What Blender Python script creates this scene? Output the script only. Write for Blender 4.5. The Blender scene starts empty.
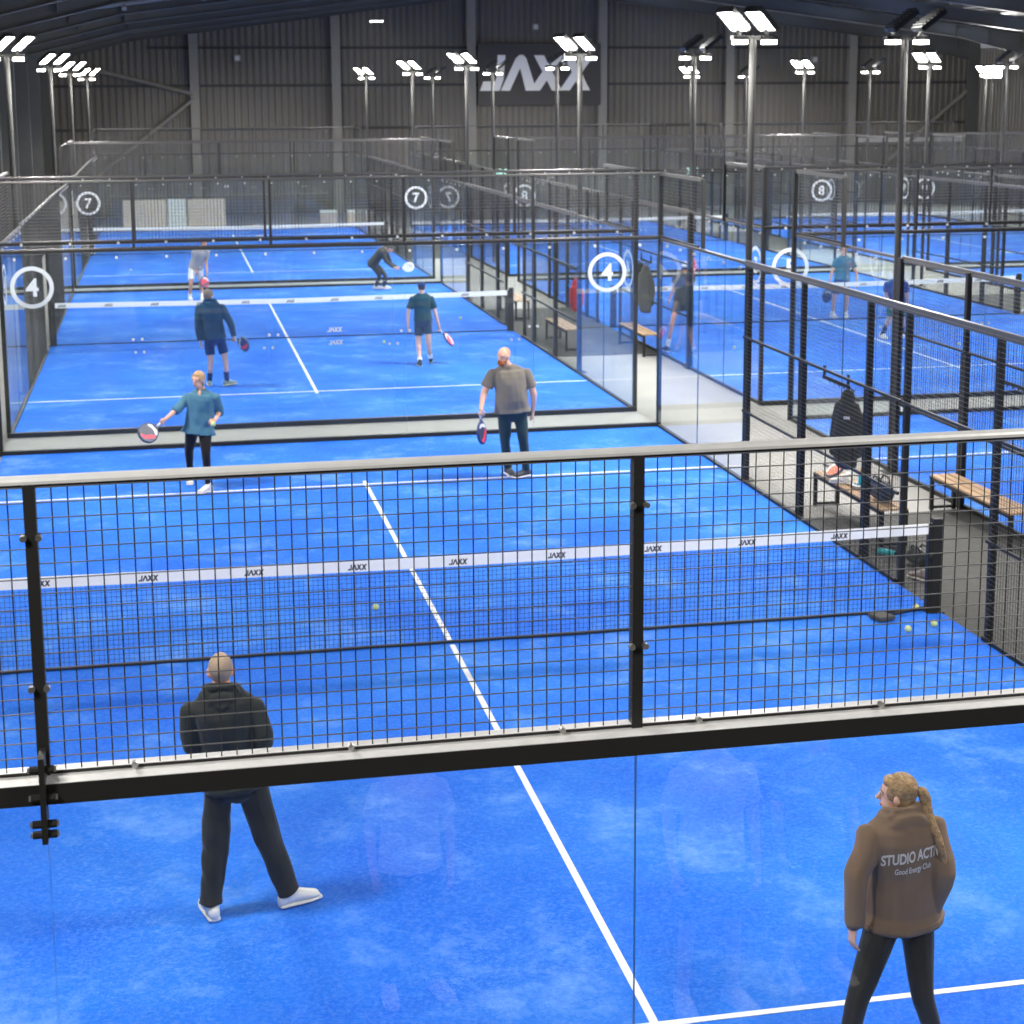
import bpy, bmesh, math, random
from mathutils import Vector, Matrix
from mathutils.bvhtree import BVHTree
random.seed(7)
PI = math.pi
COL = bpy.context.scene.collection

# ------------------------------------------------------------------ materials
def mat(name, color, rough=.6, metal=0., bump=0., bscale=40., var=0., vscale=4., spec=.5, sheen=0., ior=1.45, bdet=3):
    m = bpy.data.materials.new(name); m.use_nodes = True
    nt = m.node_tree; b = nt.nodes['Principled BSDF']
    b.inputs['Base Color'].default_value = (*color, 1)
    b.inputs['Roughness'].default_value = rough
    b.inputs['Metallic'].default_value = metal
    b.inputs['Specular IOR Level'].default_value = spec; b.inputs['IOR'].default_value = ior
    if sheen: b.inputs['Sheen Weight'].default_value = sheen
    tc = nt.nodes.new('ShaderNodeTexCoord')
    if var:
        n = nt.nodes.new('ShaderNodeTexNoise'); n.inputs['Scale'].default_value = vscale; n.inputs['Detail'].default_value = 4
        nt.links.new(tc.outputs['Object'], n.inputs['Vector'])
        r = nt.nodes.new('ShaderNodeMix'); r.data_type = 'RGBA'
        r.inputs['A'].default_value = (*[c*(1-var) for c in color], 1)
        r.inputs['B'].default_value = (*[min(1, c*(1+var)) for c in color], 1)
        nt.links.new(n.outputs['Fac'], r.inputs['Factor']); nt.links.new(r.outputs['Result'], b.inputs['Base Color'])
    if bump:
        n = nt.nodes.new('ShaderNodeTexNoise'); n.inputs['Scale'].default_value = bscale; n.inputs['Detail'].default_value = bdet
        nt.links.new(tc.outputs['Object'], n.inputs['Vector'])
        bp = nt.nodes.new('ShaderNodeBump'); bp.inputs['Strength'].default_value = bump; bp.inputs['Distance'].default_value = .02
        nt.links.new(n.outputs['Fac'], bp.inputs['Height']); nt.links.new(bp.outputs['Normal'], b.inputs['Normal'])
    return m

def emit(name, color, strength):
    m = bpy.data.materials.new(name); m.use_nodes = True
    b = m.node_tree.nodes['Principled BSDF']
    b.inputs['Base Color'].default_value = (*color, 1)
    b.inputs['Emission Color'].default_value = (*color, 1)
    b.inputs['Emission Strength'].default_value = strength
    return m

def glass_mat():
    m = bpy.data.materials.new('clear_toughened_glass'); m.use_nodes = True
    nt = m.node_tree; nt.nodes.clear()
    out = nt.nodes.new('ShaderNodeOutputMaterial')
    tr = nt.nodes.new('ShaderNodeBsdfTransparent'); tr.inputs['Color'].default_value = (.965, .985, .985, 1)
    gl = nt.nodes.new('ShaderNodeBsdfGlossy'); gl.inputs['Roughness'].default_value = 0.0
    df = nt.nodes.new('ShaderNodeBsdfDiffuse'); df.inputs['Color'].default_value = (.8, .85, .9, 1)
    fr = nt.nodes.new('ShaderNodeFresnel'); fr.inputs['IOR'].default_value = 1.45
    geo = nt.nodes.new('ShaderNodeNewGeometry')
    # faint dust film on the pane
    tc = nt.nodes.new('ShaderNodeTexCoord'); nz = nt.nodes.new('ShaderNodeTexNoise'); nz.inputs['Scale'].default_value = 1.3; nz.inputs['Detail'].default_value = 5
    nt.links.new(tc.outputs['Object'], nz.inputs['Vector'])
    mr = nt.nodes.new('ShaderNodeMapRange'); mr.inputs['From Min'].default_value = .4; mr.inputs['From Max'].default_value = .8
    mr.inputs['To Min'].default_value = .0; mr.inputs['To Max'].default_value = .018
    nt.links.new(nz.outputs['Fac'], mr.inputs['Value'])
    m0 = nt.nodes.new('ShaderNodeMixShader'); m1 = nt.nodes.new('ShaderNodeMixShader')
    nt.links.new(mr.outputs['Result'], m0.inputs['Fac']); nt.links.new(tr.outputs[0], m0.inputs[1]); nt.links.new(df.outputs[0], m0.inputs[2])
    # fresnel on outer faces only (front-facing) so a pane reflects like one pane
    mu = nt.nodes.new('ShaderNodeMath'); mu.operation = 'MULTIPLY_ADD'
    inv = nt.nodes.new('ShaderNodeMath'); inv.operation = 'SUBTRACT'; inv.inputs[0].default_value = 1.0
    nt.links.new(geo.outputs['Backfacing'], inv.inputs[1])
    nt.links.new(fr.outputs[0], mu.inputs[0]); nt.links.new(inv.outputs[0], mu.inputs[1]); mu.inputs[2].default_value = 0.0
    sc = nt.nodes.new('ShaderNodeMath'); sc.operation = 'MULTIPLY'; sc.inputs[1].default_value = 1.05; sc.use_clamp = True
    nt.links.new(mu.outputs[0], sc.inputs[0])
    nt.links.new(sc.outputs[0], m1.inputs['Fac']); nt.links.new(m0.outputs[0], m1.inputs[1]); nt.links.new(gl.outputs[0], m1.inputs[2])
    nt.links.new(m1.outputs[0], out.inputs['Surface'])
    return m

def turf_mat():
    m = bpy.data.materials.new('blue_sanded_turf'); m.use_nodes = True
    nt = m.node_tree; b = nt.nodes['Principled BSDF']; b.inputs['Roughness'].default_value = .9; b.inputs['Specular IOR Level'].default_value = .15
    tc = nt.nodes.new('ShaderNodeTexCoord')
    def noise(s, d, rough=.6):
        n = nt.nodes.new('ShaderNodeTexNoise'); n.inputs['Scale'].default_value = s; n.inputs['Detail'].default_value = d; n.inputs['Roughness'].default_value = rough
        nt.links.new(tc.outputs['Object'], n.inputs['Vector']); return n
    def rng(n, a, c, lo, hi):
        r = nt.nodes.new('ShaderNodeMapRange'); r.inputs['From Min'].default_value = a; r.inputs['From Max'].default_value = c
        r.inputs['To Min'].default_value = lo; r.inputs['To Max'].default_value = hi; nt.links.new(n.outputs['Fac'], r.inputs['Value']); return r
    def mix(f, A, B):
        x = nt.nodes.new('ShaderNodeMix'); x.data_type = 'RGBA'; nt.links.new(f, x.inputs['Factor'])
        for s, v in (('A', A), ('B', B)):
            if isinstance(v, tuple): x.inputs[s].default_value = (*v, 1)
            else: nt.links.new(v, x.inputs[s])
        return x.outputs['Result']
    big = rng(noise(.45, 5), .35, .65, 0, 1)
    c = mix(big.outputs[0], TURF_A, TURF_B)
    sand = rng(noise(.9, 8, .75), .52, .75, 0, .42)
    c = mix(sand.outputs[0], c, TURF_SAND)
    fine = rng(noise(35, 4, .8), .45, .75, 0, .22)
    c = mix(fine.outputs[0], c, TURF_SAND)
    dark = rng(noise(2.3, 6, .7), .55, .8, 0, .35)
    c = mix(dark.outputs[0], c, TURF_D)
    nt.links.new(c, b.inputs['Base Color'])
    n = noise(160, 3); bp = nt.nodes.new('ShaderNodeBump'); bp.inputs['Strength'].default_value = .35; bp.inputs['Distance'].default_value = .01
    nt.links.new(n.outputs['Fac'], bp.inputs['Height']); nt.links.new(bp.outputs['Normal'], b.inputs['Normal'])
    return m
TURF_A = (.005, .125, .73); TURF_B = (.022, .210, .81); TURF_SAND = (.34, .54, .88); TURF_D = (.004, .075, .66)

M = dict(
    turf=turf_mat(), line=mat('white_court_line', (.82, .85, .86), .8, var=.06, vscale=8),
    concrete=mat('pale_grey_concrete', (.345, .34, .322), .75, var=.14, vscale=1.6, bump=.1, bscale=30),
    rubber=mat('dark_rubber_matting', (.075, .075, .07), .8, var=.3, vscale=6, bump=.3, bscale=90),
    steel=mat('black_powder_coated_steel', (.020, .020, .019), .5, bump=.04, bscale=200, spec=.3),
    wire=mat('highlight_grey_wire', (.085, .085, .08), .40, ior=1.9),  # highlight on the horizontal wires painted as a paler base than the verticals
    rail=mat('worn_black_steel_rail', (.050, .048, .045), .40, var=.3, vscale=20, ior=1.8),
    bolt=mat('zinc_bolt_heads', (.5, .5, .48), .3, .9),
    clamp=mat('pale_glass_clamp', (.62, .62, .58), .35, .3),
    glass=glass_mat(), edge=mat('glass_edge_gasket', (.02, .07, .16), .3),
    white=mat('white_vinyl', (.86, .87, .86), .5), net=mat('black_net_cord', (.015, .017, .022), .7),
    tape=mat('white_net_tape', (.85, .85, .82), .7, var=.05, vscale=10), ink=mat('dark_print', (.05, .05, .055), .6),
    pole=mat('dark_grey_pole_paint', (.035, .035, .033), .5, var=.15),
    house=mat('black_lamp_housing', (.02, .02, .02), .4),
    lamp=emit('lit_floodlight_lens', (1, .98, .93), 40.), lamp2=emit('lit_small_floodlight_lens', (1, .95, .86), 12.),
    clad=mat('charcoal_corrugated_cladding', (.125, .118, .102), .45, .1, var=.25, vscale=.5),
    frame=mat('grey_painted_portal_steel', (.20, .195, .175), .5, var=.15, vscale=1.5),
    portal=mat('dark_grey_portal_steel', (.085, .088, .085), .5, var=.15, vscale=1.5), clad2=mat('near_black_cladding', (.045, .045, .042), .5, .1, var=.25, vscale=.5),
    cap=mat('pale_rail_top_glare', (.78, .78, .76), .34, .25, var=.12, vscale=14),  # lamp glare on the near wall's black rail tops, painted as a pale colour
    roof=mat('dark_roof_sheeting', (.035, .037, .037), .6, var=.3, vscale=.7),
    sky=emit('daylit_rooflight_sheet', (.55, .68, 1.0), .9),
    signp=mat('charcoal_sign_panel', (.045, .043, .042), .5), signw=mat('pale_grey_sign_letters', (.80, .80, .78), .5),
    wood=mat('warm_timber_slats', (.42, .27, .15), .5, var=.3, vscale=7), board=mat('beige_board', (.48, .40, .33), .7, var=.1),
    board2=mat('pale_grey_board', (.55, .56, .55), .6, var=.05), card=mat('brown_cardboard', (.40, .33, .28), .8, var=.1),
    teal=emit('green_emergency_lamp', (.45, .95, .80), 1.6),
)
FAB = {}
def fabric(name, c, bump=.5, var=.12, rough=.85):
    if name not in FAB: FAB[name] = mat(name, c, rough, bump=bump, bscale=7, bdet=.6, var=var, vscale=6, spec=.2, sheen=.15)
    return FAB[name]

# ------------------------------------------------------------------ mesh helpers
class MB:
    def __init__(s): s.v = []; s.f = []; s.m = []; s.mats = []; s.sm = []
    def mi(s, m):
        if m not in s.mats: s.mats.append(m)
        return s.mats.index(m)
    def raw(s, vs, fs, m, sm=False):
        o = len(s.v); i = s.mi(m); s.v += [tuple(p) for p in vs]
        for f in fs: s.f.append([o+k for k in f]); s.m.append(i); s.sm.append(sm)
        return s
    def box(s, x0, x1, y0, y1, z0, z1, m):
        vs = [(x, y, z) for z in (z0, z1) for y in (y0, y1) for x in (x0, x1)]
        return s.raw(vs, [(0, 2, 3, 1), (4, 5, 7, 6), (0, 1, 5, 4), (2, 6, 7, 3), (0, 4, 6, 2), (1, 3, 7, 5)], m)
    def prism(s, poly, z0, z1, m, ax='z'):
        n = len(poly)
        def P(a, b, c): return (a, b, c) if ax == 'z' else ((a, c, b) if ax == 'y' else (c, a, b))
        vs = [P(x, y, z0) for x, y in poly] + [P(x, y, z1) for x, y in poly]
        fs = [list(range(n))[::-1], list(range(n, 2*n))] + [(i, (i+1) % n, n+(i+1) % n, n+i) for i in range(n)]
        return s.raw(vs, fs, m)
    def bar(s, a, b, w, h, m, up=(0, 0, 1)):
        a, b = Vector(a), Vector(b); d = (b-a).normalized(); up = Vector(up)
        if abs(d.dot(up)) > .98: up = Vector((0, 1, 0))
        x = d.cross(up).normalized(); y = x.cross(d).normalized()
        vs = [p + x*sx*w/2 + y*sy*h/2 for p in (a, b) for sx, sy in ((-1, -1), (1, -1), (1, 1), (-1, 1))]
        return s.raw(vs, [(0, 1, 2, 3), (7, 6, 5, 4), (0, 4, 5, 1), (1, 5, 6, 2), (2, 6, 7, 3), (3, 7, 4, 0)], m)
    def tube(s, pts, r, m, n=8, caps=True):
        pts = [Vector(p) for p in pts]; rs = r if isinstance(r, (list, tuple)) else [r]*len(pts)
        vs = []; fs = []; ref = None
        for i, p in enumerate(pts):
            d = (pts[min(i+1, len(pts)-1)] - pts[max(i-1, 0)]).normalized()
            if ref is None: ref = Vector((0, 0, 1)) if abs(d.z) < .9 else Vector((0, 1, 0))
            x = d.cross(ref).normalized(); y = x.cross(d).normalized(); ref = y
            vs += [p + (x*math.cos(2*PI*k/n) + y*math.sin(2*PI*k/n))*rs[i] for k in range(n)]
        for i in range(len(pts)-1):
            fs += [(i*n+k, i*n+(k+1) % n, (i+1)*n+(k+1) % n, (i+1)*n+k) for k in range(n)]
        if caps: fs += [list(range(n))[::-1], list(range((len(pts)-1)*n, len(pts)*n))]
        return s.raw(vs, fs, m)
    def loft(s, rings, m, n=16, flat0=False, flat1=False):
        """rings: (centre, side vector*a, front vector*b); closed with rounded ends"""
        vs = []; fs = []
        def ring(c, A, B, k): return [c + (A*math.cos(2*PI*j/n) + B*math.sin(2*PI*j/n))*k for j in range(n)]
        R = [(Vector(c), Vector(A), Vector(B)) for c, A, B in rings]
        c0, A0, B0 = R[0]; d0 = (R[1][0]-c0).normalized(); r0 = min(A0.length, B0.length)
        c1, A1, B1 = R[-1]; d1 = (c1-R[-2][0]).normalized(); r1 = min(A1.length, B1.length)
        L = []
        for a in ((.15, .6, 1.1) if not flat0 else ()): L.append(ring(c0 - d0*r0*.7*math.cos(a), A0, B0, math.sin(a)))
        for c, A, B in R: L.append(ring(c, A, B, 1))
        for a in ((1.1, .6, .15) if not flat1 else ()): L.append(ring(c1 + d1*r1*.7*math.cos(a), A1, B1, math.sin(a)))
        for l in L: vs += l
        for i in range(len(L)-1):
            fs += [(i*n+k, i*n+(k+1) % n, (i+1)*n+(k+1) % n, (i+1)*n+k) for k in range(n)]
        fs += [list(range(n))[::-1], list(range((len(L)-1)*n, len(L)*n))]
        return s.raw(vs, fs, m)
    def ell(s, c, X, Y, Z, m, n=16, k=10):
        """ellipsoid with axis vectors"""
        c = Vector(c); X, Y, Z = Vector(X), Vector(Y), Vector(Z); vs = []; fs = []
        for i in range(1, k):
            t = PI*i/k
            vs += [c + Z*math.cos(t) + (X*math.cos(2*PI*j/n) + Y*math.sin(2*PI*j/n))*math.sin(t) for j in range(n)]
        for i in range(k-2):
            fs += [(i*n+j, (i+1)*n+j, (i+1)*n+(j+1) % n, i*n+(j+1) % n) for j in range(n)]
        vs += [c+Z, c-Z]; a = len(vs)-2
        fs += [(a, j, (j+1) % n) for j in range(n)] + [(a+1, (k-2)*n+(j+1) % n, (k-2)*n+j) for j in range(n)]
        return s.raw(vs, fs, m)
    def mesh(s, name, smooth=False):
        me = bpy.data.meshes.new(name); me.from_pydata(s.v, [], s.f)
        for m in s.mats: me.materials.append(m)
        me.polygons.foreach_set('material_index', s.m)
        me.polygons.foreach_set('use_smooth', [smooth or q for q in s.sm])
        me.update(); return me
    def build(s, name, parent=None, loc=(0, 0, 0), smooth=False, bevel=0.):
        o = bpy.data.objects.new(name, s.mesh(name, smooth)); COL.objects.link(o); o.location = loc
        if parent: o.parent = parent
        if bevel:
            b = o.modifiers.new('b', 'BEVEL'); b.width = bevel; b.segments = 2; b.limit_method = 'ANGLE'
        return o

def tag(o, label=None, cat=None, group=None, kind=None):
    for k, v in (('label', label), ('category', cat), ('group', group), ('kind', kind)):
        if v: o[k] = v
    return o
def empty(name, loc, rz=0, label=None, cat=None, group=None):
    o = bpy.data.objects.new(name, None); o.empty_display_size = .2; COL.objects.link(o)
    o.location = loc; o.rotation_euler.z = rz
    return tag(o, label, cat, group)
def part(name, me, parent, loc=(0, 0, 0), rz=0):
    o = bpy.data.objects.new(name, me); COL.objects.link(o); o.parent = parent; o.location = loc; o.rotation_euler.z = rz
    return o
def text_mesh(txt, size, depth, m, offset=0., space=1., align='CENTER'):
    cu = bpy.data.curves.new('t', 'FONT'); cu.body = txt; cu.size = size; cu.extrude = depth; cu.offset = offset
    cu.align_x = align; cu.align_y = 'CENTER'; cu.space_character = space; cu.resolution_u = 4
    o = bpy.data.objects.new('t', cu); COL.objects.link(o)
    dg = bpy.context.evaluated_depsgraph_get(); dg.update()
    me = bpy.data.meshes.new_from_object(o.evaluated_get(dg)); bpy.data.objects.remove(o); bpy.data.curves.remove(cu)
    me.materials.clear(); me.materials.append(m); me.name = 'lettering'
    return me
def grab(mb, me, m, fn):
    mb.raw([fn(v.co) for v in me.vertices], [tuple(p.vertices) for p in me.polygons], m)
# ------------------------------------------------------------------ the courts
PITCH_Y = 21.45; COLX = [0., 12.3, 24.75]
COURT = {(0, 0): 'nearest court', (0, 1): 'court 4', (0, 2): 'court 7', (1, 0): 'right hand near court', (1, 1): 'court 5', (1, 2): 'court 8', (2, 1): 'court 6', (2, 2): 'court 9'}
NUM = {(0, 0): '1', (0, 1): '4', (0, 2): '7', (1, 0): '2', (1, 1): '5', (1, 2): '8', (2, 1): '6', (2, 2): '9'}

JAXX = [[(315, 203), (360, 203), (350, 335), (325, 403), (212, 403), (232, 350), (300, 350), (308, 330)],
        [(333, 403), (420, 222), (442, 203), (465, 203), (482, 222), (540, 403), (478, 403), (446, 275), (385, 403)],
        [(527, 205), (585, 205), (690, 403), (632, 403)], [(640, 205), (700, 205), (560, 403), (500, 403)],
        [(700, 205), (755, 205), (855, 403), (800, 403)], [(815, 205), (877, 205), (735, 403), (675, 403)]]
def jaxx(mb, m, cx, cz, h, y0, y1, flip=1):
    """the court brand logo as flat letters in an x-z plane"""
    k = h/200.
    for i, p in enumerate(JAXX):
        q = [(cx + flip*(x-544.5)*k, cz - (z-303)*k) for x, z in p]
        e = .0004*i*(1 if y1 > y0 else -1) if i > 1 else 0
        mb.prism(q, y0, y1+e, m, 'y')

# turf carpets with their painted lines
def turf_mesh():
    mb = MB(); mb.box(-5.02, 5.02, -10.02, 10.02, .0, .016, M['turf'])
    w = .05; z0, z1 = .016, .0195
    for sy in (-1, 1):
        mb.box(-4.98, 4.98, sy*6.95-w/2, sy*6.95+w/2, z0, z1, M['line'])
        mb.box(-w/2, w/2, min(sy*.05, sy*6.92), max(sy*.05, sy*6.92), z0, z1, M['line'])
        mb.box(-w/2, w/2, min(sy*6.98, sy*7.15), max(sy*6.98, sy*7.15), z0, z1, M['line'])
    return mb.mesh('turf')
TURF = turf_mesh()
for (i, j) in COURT:
    o = bpy.data.objects.new('turf_floor', TURF); COL.objects.link(o); o.location = (COLX[i], j*PITCH_Y, 0)
    tag(o, kind='structure', label='blue artificial turf with white lines on the ' + COURT[(i, j)])

# wire mesh panels as real wires; horizontals sit in front (negative local y)
WR = .0042
def rod(mb, a, b, r, m, n=6):
    vs = []
    for p in (a, b):
        for q in range(n):
            c, s = r*math.cos(2*PI*q/n), r*math.sin(2*PI*q/n)
            vs.append((p[0]+c, p[1]+s, p[2]) if a[0] == b[0] else (p[0], p[1]+c, p[2]+s))
    mb.raw(vs, [(q, (q+1) % n, n+(q+1) % n, n+q) if a[0] == b[0] else (q, n+q, n+(q+1) % n, (q+1) % n) for q in range(n)], m, True)
def wires(mb, x0, x1, z0, z1, m, cell=.05, w=WR, yo=0.):
    n = max(1, round((x1-x0)/cell)); k = max(1, round((z1-z0)/cell))
    for a in range(n+1):
        x = x0+(x1-x0)*a/n; rod(mb, (x, yo+w/2, z0), (x, yo+w/2, z1), w/2, M['steel'])
    for a in range(k+1):
        z = z0+(z1-z0)*a/k; rod(mb, (x0, yo-w/2, z), (x1, yo-w/2, z), w/2, m)
def cached(d={}):
    return d
CACHE = {}
def get(key, fn):
    if key not in CACHE: CACHE[key] = fn()
    return CACHE[key]

def mesh_panel(w, z0, z1, rails=(), end=False, cap='rail'):
    """width w centred on local x=0, framed by square tube"""
    def f():
        mb = MB(); wires(mb, -w/2+.01, w/2-.01, z0+.01, z1-.01, M['wire'], w=.0044 if end else .0038)
        t = .03
        if end:
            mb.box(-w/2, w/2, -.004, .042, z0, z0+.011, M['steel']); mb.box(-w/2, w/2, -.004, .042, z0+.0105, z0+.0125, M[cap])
            return mb.mesh('mesh_panel')
        mb.box(-w/2, w/2, .004, .004+t, z0, z0+t, M['steel']); mb.box(-w/2, w/2, .004, .004+t, z1-t, z1, M['rail'])
        for z in rails: mb.box(-w/2, w/2, .004, .034, z-t/2, z+t/2, M['steel'])
        return mb.mesh('mesh_panel')
    return get(('mp', w, z0, z1, tuple(rails), end, cap), f)
def pane_mesh(w, h):
    def f():
        mb = MB(); x0, x1, y0, y1, z0, z1 = -w/2+.002, w/2-.002, 0, .012, .045, h
        vs = [(x, y, z) for z in (z0, z1) for y in (y0, y1) for x in (x0, x1)]
        mb.raw(vs, [(0, 1, 5, 4), (2, 6, 7, 3)], M['glass'])
        mb.raw(vs, [(0, 2, 3, 1), (4, 5, 7, 6), (0, 4, 6, 2), (1, 3, 7, 5)], M['edge'])
        return mb.mesh('glass_pane')
    return get(('pane', w, h), f)
def box_mesh(key, *a):
    return get(('box', key)+tuple(a[:-1]), lambda: MB().box(*a).mesh(key))
def knob_mesh(r, d, m, key):
    return get(('knob', key), lambda: MB().tube([(0, 0, 0), (0, -d, 0)], r, m, 10).mesh(key, False))

def number_mesh(t):
    def f():
        mb = MB(); n = 48; r0, r1 = .262, .325
        for k in range(n):
            a, b = 2*PI*k/n, 2*PI*(k+1)/n
            q = [(r*math.cos(t_), r*math.sin(t_)) for r, t_ in ((r0, a), (r1, a), (r1, b), (r0, b))]
            mb.raw([(x, y_, z) for y_ in (0, -.002) for x, z in q], [(0, 1, 2, 3), (7, 6, 5, 4), (0, 4, 5, 1), (2, 6, 7, 3)], M['white'])
        me = text_mesh(t, .38, .001, M['white'], .0095)
        xs = [v.co.x for v in me.vertices]; ys = [v.co.y for v in me.vertices]; mx = (min(xs)+max(xs))/2; my = (min(ys)+max(ys))/2
        grab(mb, me, M['white'], lambda c: (c.x-mx, -.001-c.z, c.y-my))
        return mb.mesh('number_sticker')
    return get(('num', t), f)
def sticker_mesh(flip):
    def f():
        mb = MB(); jaxx(mb, M['clamp'], 0, 0, .07, 0, -.001, 1)
        return mb.mesh('logo_sticker')
    return get('stick', f)

def end_wall(i, j, far):
    """glass wall with a mesh band on top; local -y faces the camera side"""
    key = (i, j); cx = COLX[i]; y = j*PITCH_Y + (10.02 if far else -10.02)
    name = COURT[key]
    if far: lab = 'far end glass wall of the %s with mesh band on top' % name
    else: lab = 'near end glass wall of the %s with black mesh band above the beam' % name
    r = empty('glass_end_wall', (cx, y, 0), 0, lab, 'court wall', 'glass end walls of the courts')
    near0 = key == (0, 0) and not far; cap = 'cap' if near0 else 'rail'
    for k in range(5): part('glass_pane', pane_mesh(2., 2.97), r, (-4+2*k, 0, 0))
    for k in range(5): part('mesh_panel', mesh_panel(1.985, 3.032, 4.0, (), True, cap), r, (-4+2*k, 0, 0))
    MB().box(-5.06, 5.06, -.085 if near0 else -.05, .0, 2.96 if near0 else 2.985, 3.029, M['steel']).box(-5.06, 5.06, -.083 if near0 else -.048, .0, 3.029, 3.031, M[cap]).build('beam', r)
    tr = MB().tube([(-5.05, .014, 4.006), (5.05, .014, 4.006)], .020, M['steel'], 12).build('top_rail', r, smooth=True)
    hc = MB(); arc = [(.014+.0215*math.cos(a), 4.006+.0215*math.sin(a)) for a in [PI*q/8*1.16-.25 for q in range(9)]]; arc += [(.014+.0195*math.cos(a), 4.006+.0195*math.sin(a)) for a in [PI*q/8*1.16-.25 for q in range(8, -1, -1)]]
    hc.prism(arc, -5.05, 5.05, M[cap], 'x'); hc.build('top_glare_strip', tr)  # strip over the black tube carries the painted glare of its top
    MB().box(-5.06, 5.06, -.03, .05, 0, .075, M['steel']).build('base_channel', r)
    for k in range(6):
        x = -5+2*k
        if k in (0, 5): part('corner_post', box_mesh('corner_post', -.032, .032, .0, .07, 0, 4.0, M['steel']), r, (x + (.045 if k == 5 else -.045), .012, 0))
        else: part('mesh_post', box_mesh('mesh_post', -.019, .019, -.012, .035, 3.03, 4.0, M['steel']), r, (x, 0, 0))
    kn = knob_mesh(.011, .02, M['bolt'], 'bolt')
    if near0:
        for k in range(1, 5):
            x = -5+2*k
            for z in (3.83, 3.33):
                for s in (-1, 1): part('bolt', kn, r, (x+s*.024, -.01, z))
        for x in (-3.65, -2.71, -2.0, -1.27, -.78, -.1, .55, 1.2, 2.1): part('bolt', kn, r, (x, -.012, 3.050))
    else:
        ck = knob_mesh(.020, .03, M['clamp'], 'clamp')
        for k in range(14): part('glass_clamp', ck, r, (-4.7+.723*k, .0 if far else -.05, 2.90 if far else 3.0))
        for k in range(1, 5):
            for s in (-1, 1): part('glass_clamp', knob_mesh(.021, .02, M['clamp'], 'clamp2'), r, (-5+2*k+s*.065, 0, 1.68 if far else 1.28))
        part('logo_sticker', sticker_mesh(1), r, (-.08 if far else .07, -.001, 1.73 if far else 1.33))
    if near0:
        b = MB(); b.box(-.009, .009, -.12, -.02, 2.84, 3.13, M['steel'])
        for z in (3.085, 2.99, 2.90, 2.865):
            b.tube([(-.038, -.095, z), (.038, -.095, z)], .014, M['steel'], 8)
            for s in (-1, 1): b.tube([(s*.036, -.095, z), (s*.045, -.095, z)], .010, M['bolt'], 8)
        b.build('splice_clamp', r, (-3, 0, 0))
    if not far and not near0:
        for x in (-4.58, 4.55): part('number_sticker', number_mesh(NUM[key]), r, (x, -.002, 2.34))
    return r

def side_wall(i, j, s):
    """side fence of a court: glass at both ends, mesh with a gate opening in the middle. local x runs along world y"""
    key = (i, j); cx = COLX[i] + s*5.03; cy = j*PITCH_Y
    lab = '%s side fence of the %s, glass ends and black mesh middle' % ('right' if s > 0 else 'left', COURT[key])
    r = empty('side_fence', (cx, cy, 0), PI/2, lab, 'court fence', 'side fences of the courts')
    # local x = world y ; local y = world -x
    for e in (-1, 1):
        for k in (7, 9): part('glass_pane', pane_mesh(1.99, 2.96), r, (e*k, 0, 0))
        MB().box(min(e*6, e*10), max(e*6, e*10), -.03, .02, 2.97, 3.01, M['rail']).build('glass_top_rail', r)
        part('mesh_panel', mesh_panel(1.98, 3.02, 4.0), r, (e*9, 0, 0))
        MB().box(min(e*8, e*10), max(e*8, e*10), -.02, .025, 3.99, 4.025, M['rail']).build('mesh_top_rail', r)
        o = -.075 if s > 0 else .012
        part('mesh_post', box_mesh('mesh_post2', -.025, .025, 0, .05, 2.98, 4.0, M['steel']), r, (e*8, o+.01, 0))
        part('post', box_mesh('post6', -.06, .06, 0, .06, 0, 3.0, M['steel']), r, (e*6, o, 0))
        for q in (4, 2):
            part('post', box_mesh('post4', -.07, .07, 0, .06, 0, 1.99, M['steel']), r, (e*q, o, 0))
            part('upper_post', box_mesh('postu', -.032, .032, 0, .06, 1.99, 3.0, M['steel']), r, (e*q, o, 0))
        part('post', box_mesh('post1', -.032, .032, 0, .06, 0, 3.0, M['steel']), r, (e*1.0, o, 0))
        for a, b in ((4, 6), (2, 4), (1, 2)):
            part('mesh_panel', mesh_panel(b-a-.01, .03, 2.985, (1.0, 2.0)), r, (e*(a+b)/2, 0, 0))
        ck = knob_mesh(.022, .03, M['clamp'], 'clamp3')
        for k in range(6): part('glass_clamp', ck, r, (e*(6.3+k*.68), 0, 2.90))
    part('mesh_panel', mesh_panel(1.98, 1.98, 2.985), r, (0, 0, 0))
    MB().box(-6, 6, -.022, .024, 2.985, 3.03, M['rail']).build('top_rail', r)
    MB().box(-10, -1, -.03, .03, 0, .05, M['steel']).build('base_channel', r)
    MB().box(1, 10, -.03, .03, 0, .05, M['steel']).build('base_channel', r)
    if j > 0:
        q = part('number_sticker', number_mesh(NUM[key]), r, (-9.55, -.002 if s > 0 else -.002, 2.34))
    return r

for (i, j) in COURT:
    for far in (False, True):
        if (i, j) == (1, 0) and not far: continue
        end_wall(i, j, far)
    for s in (-1, 1):
        if (i, j) in ((0, 0), ) and s < 0: continue
        if (i, j) == (1, 0) and s > 0: continue
        side_wall(i, j, s)

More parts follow.
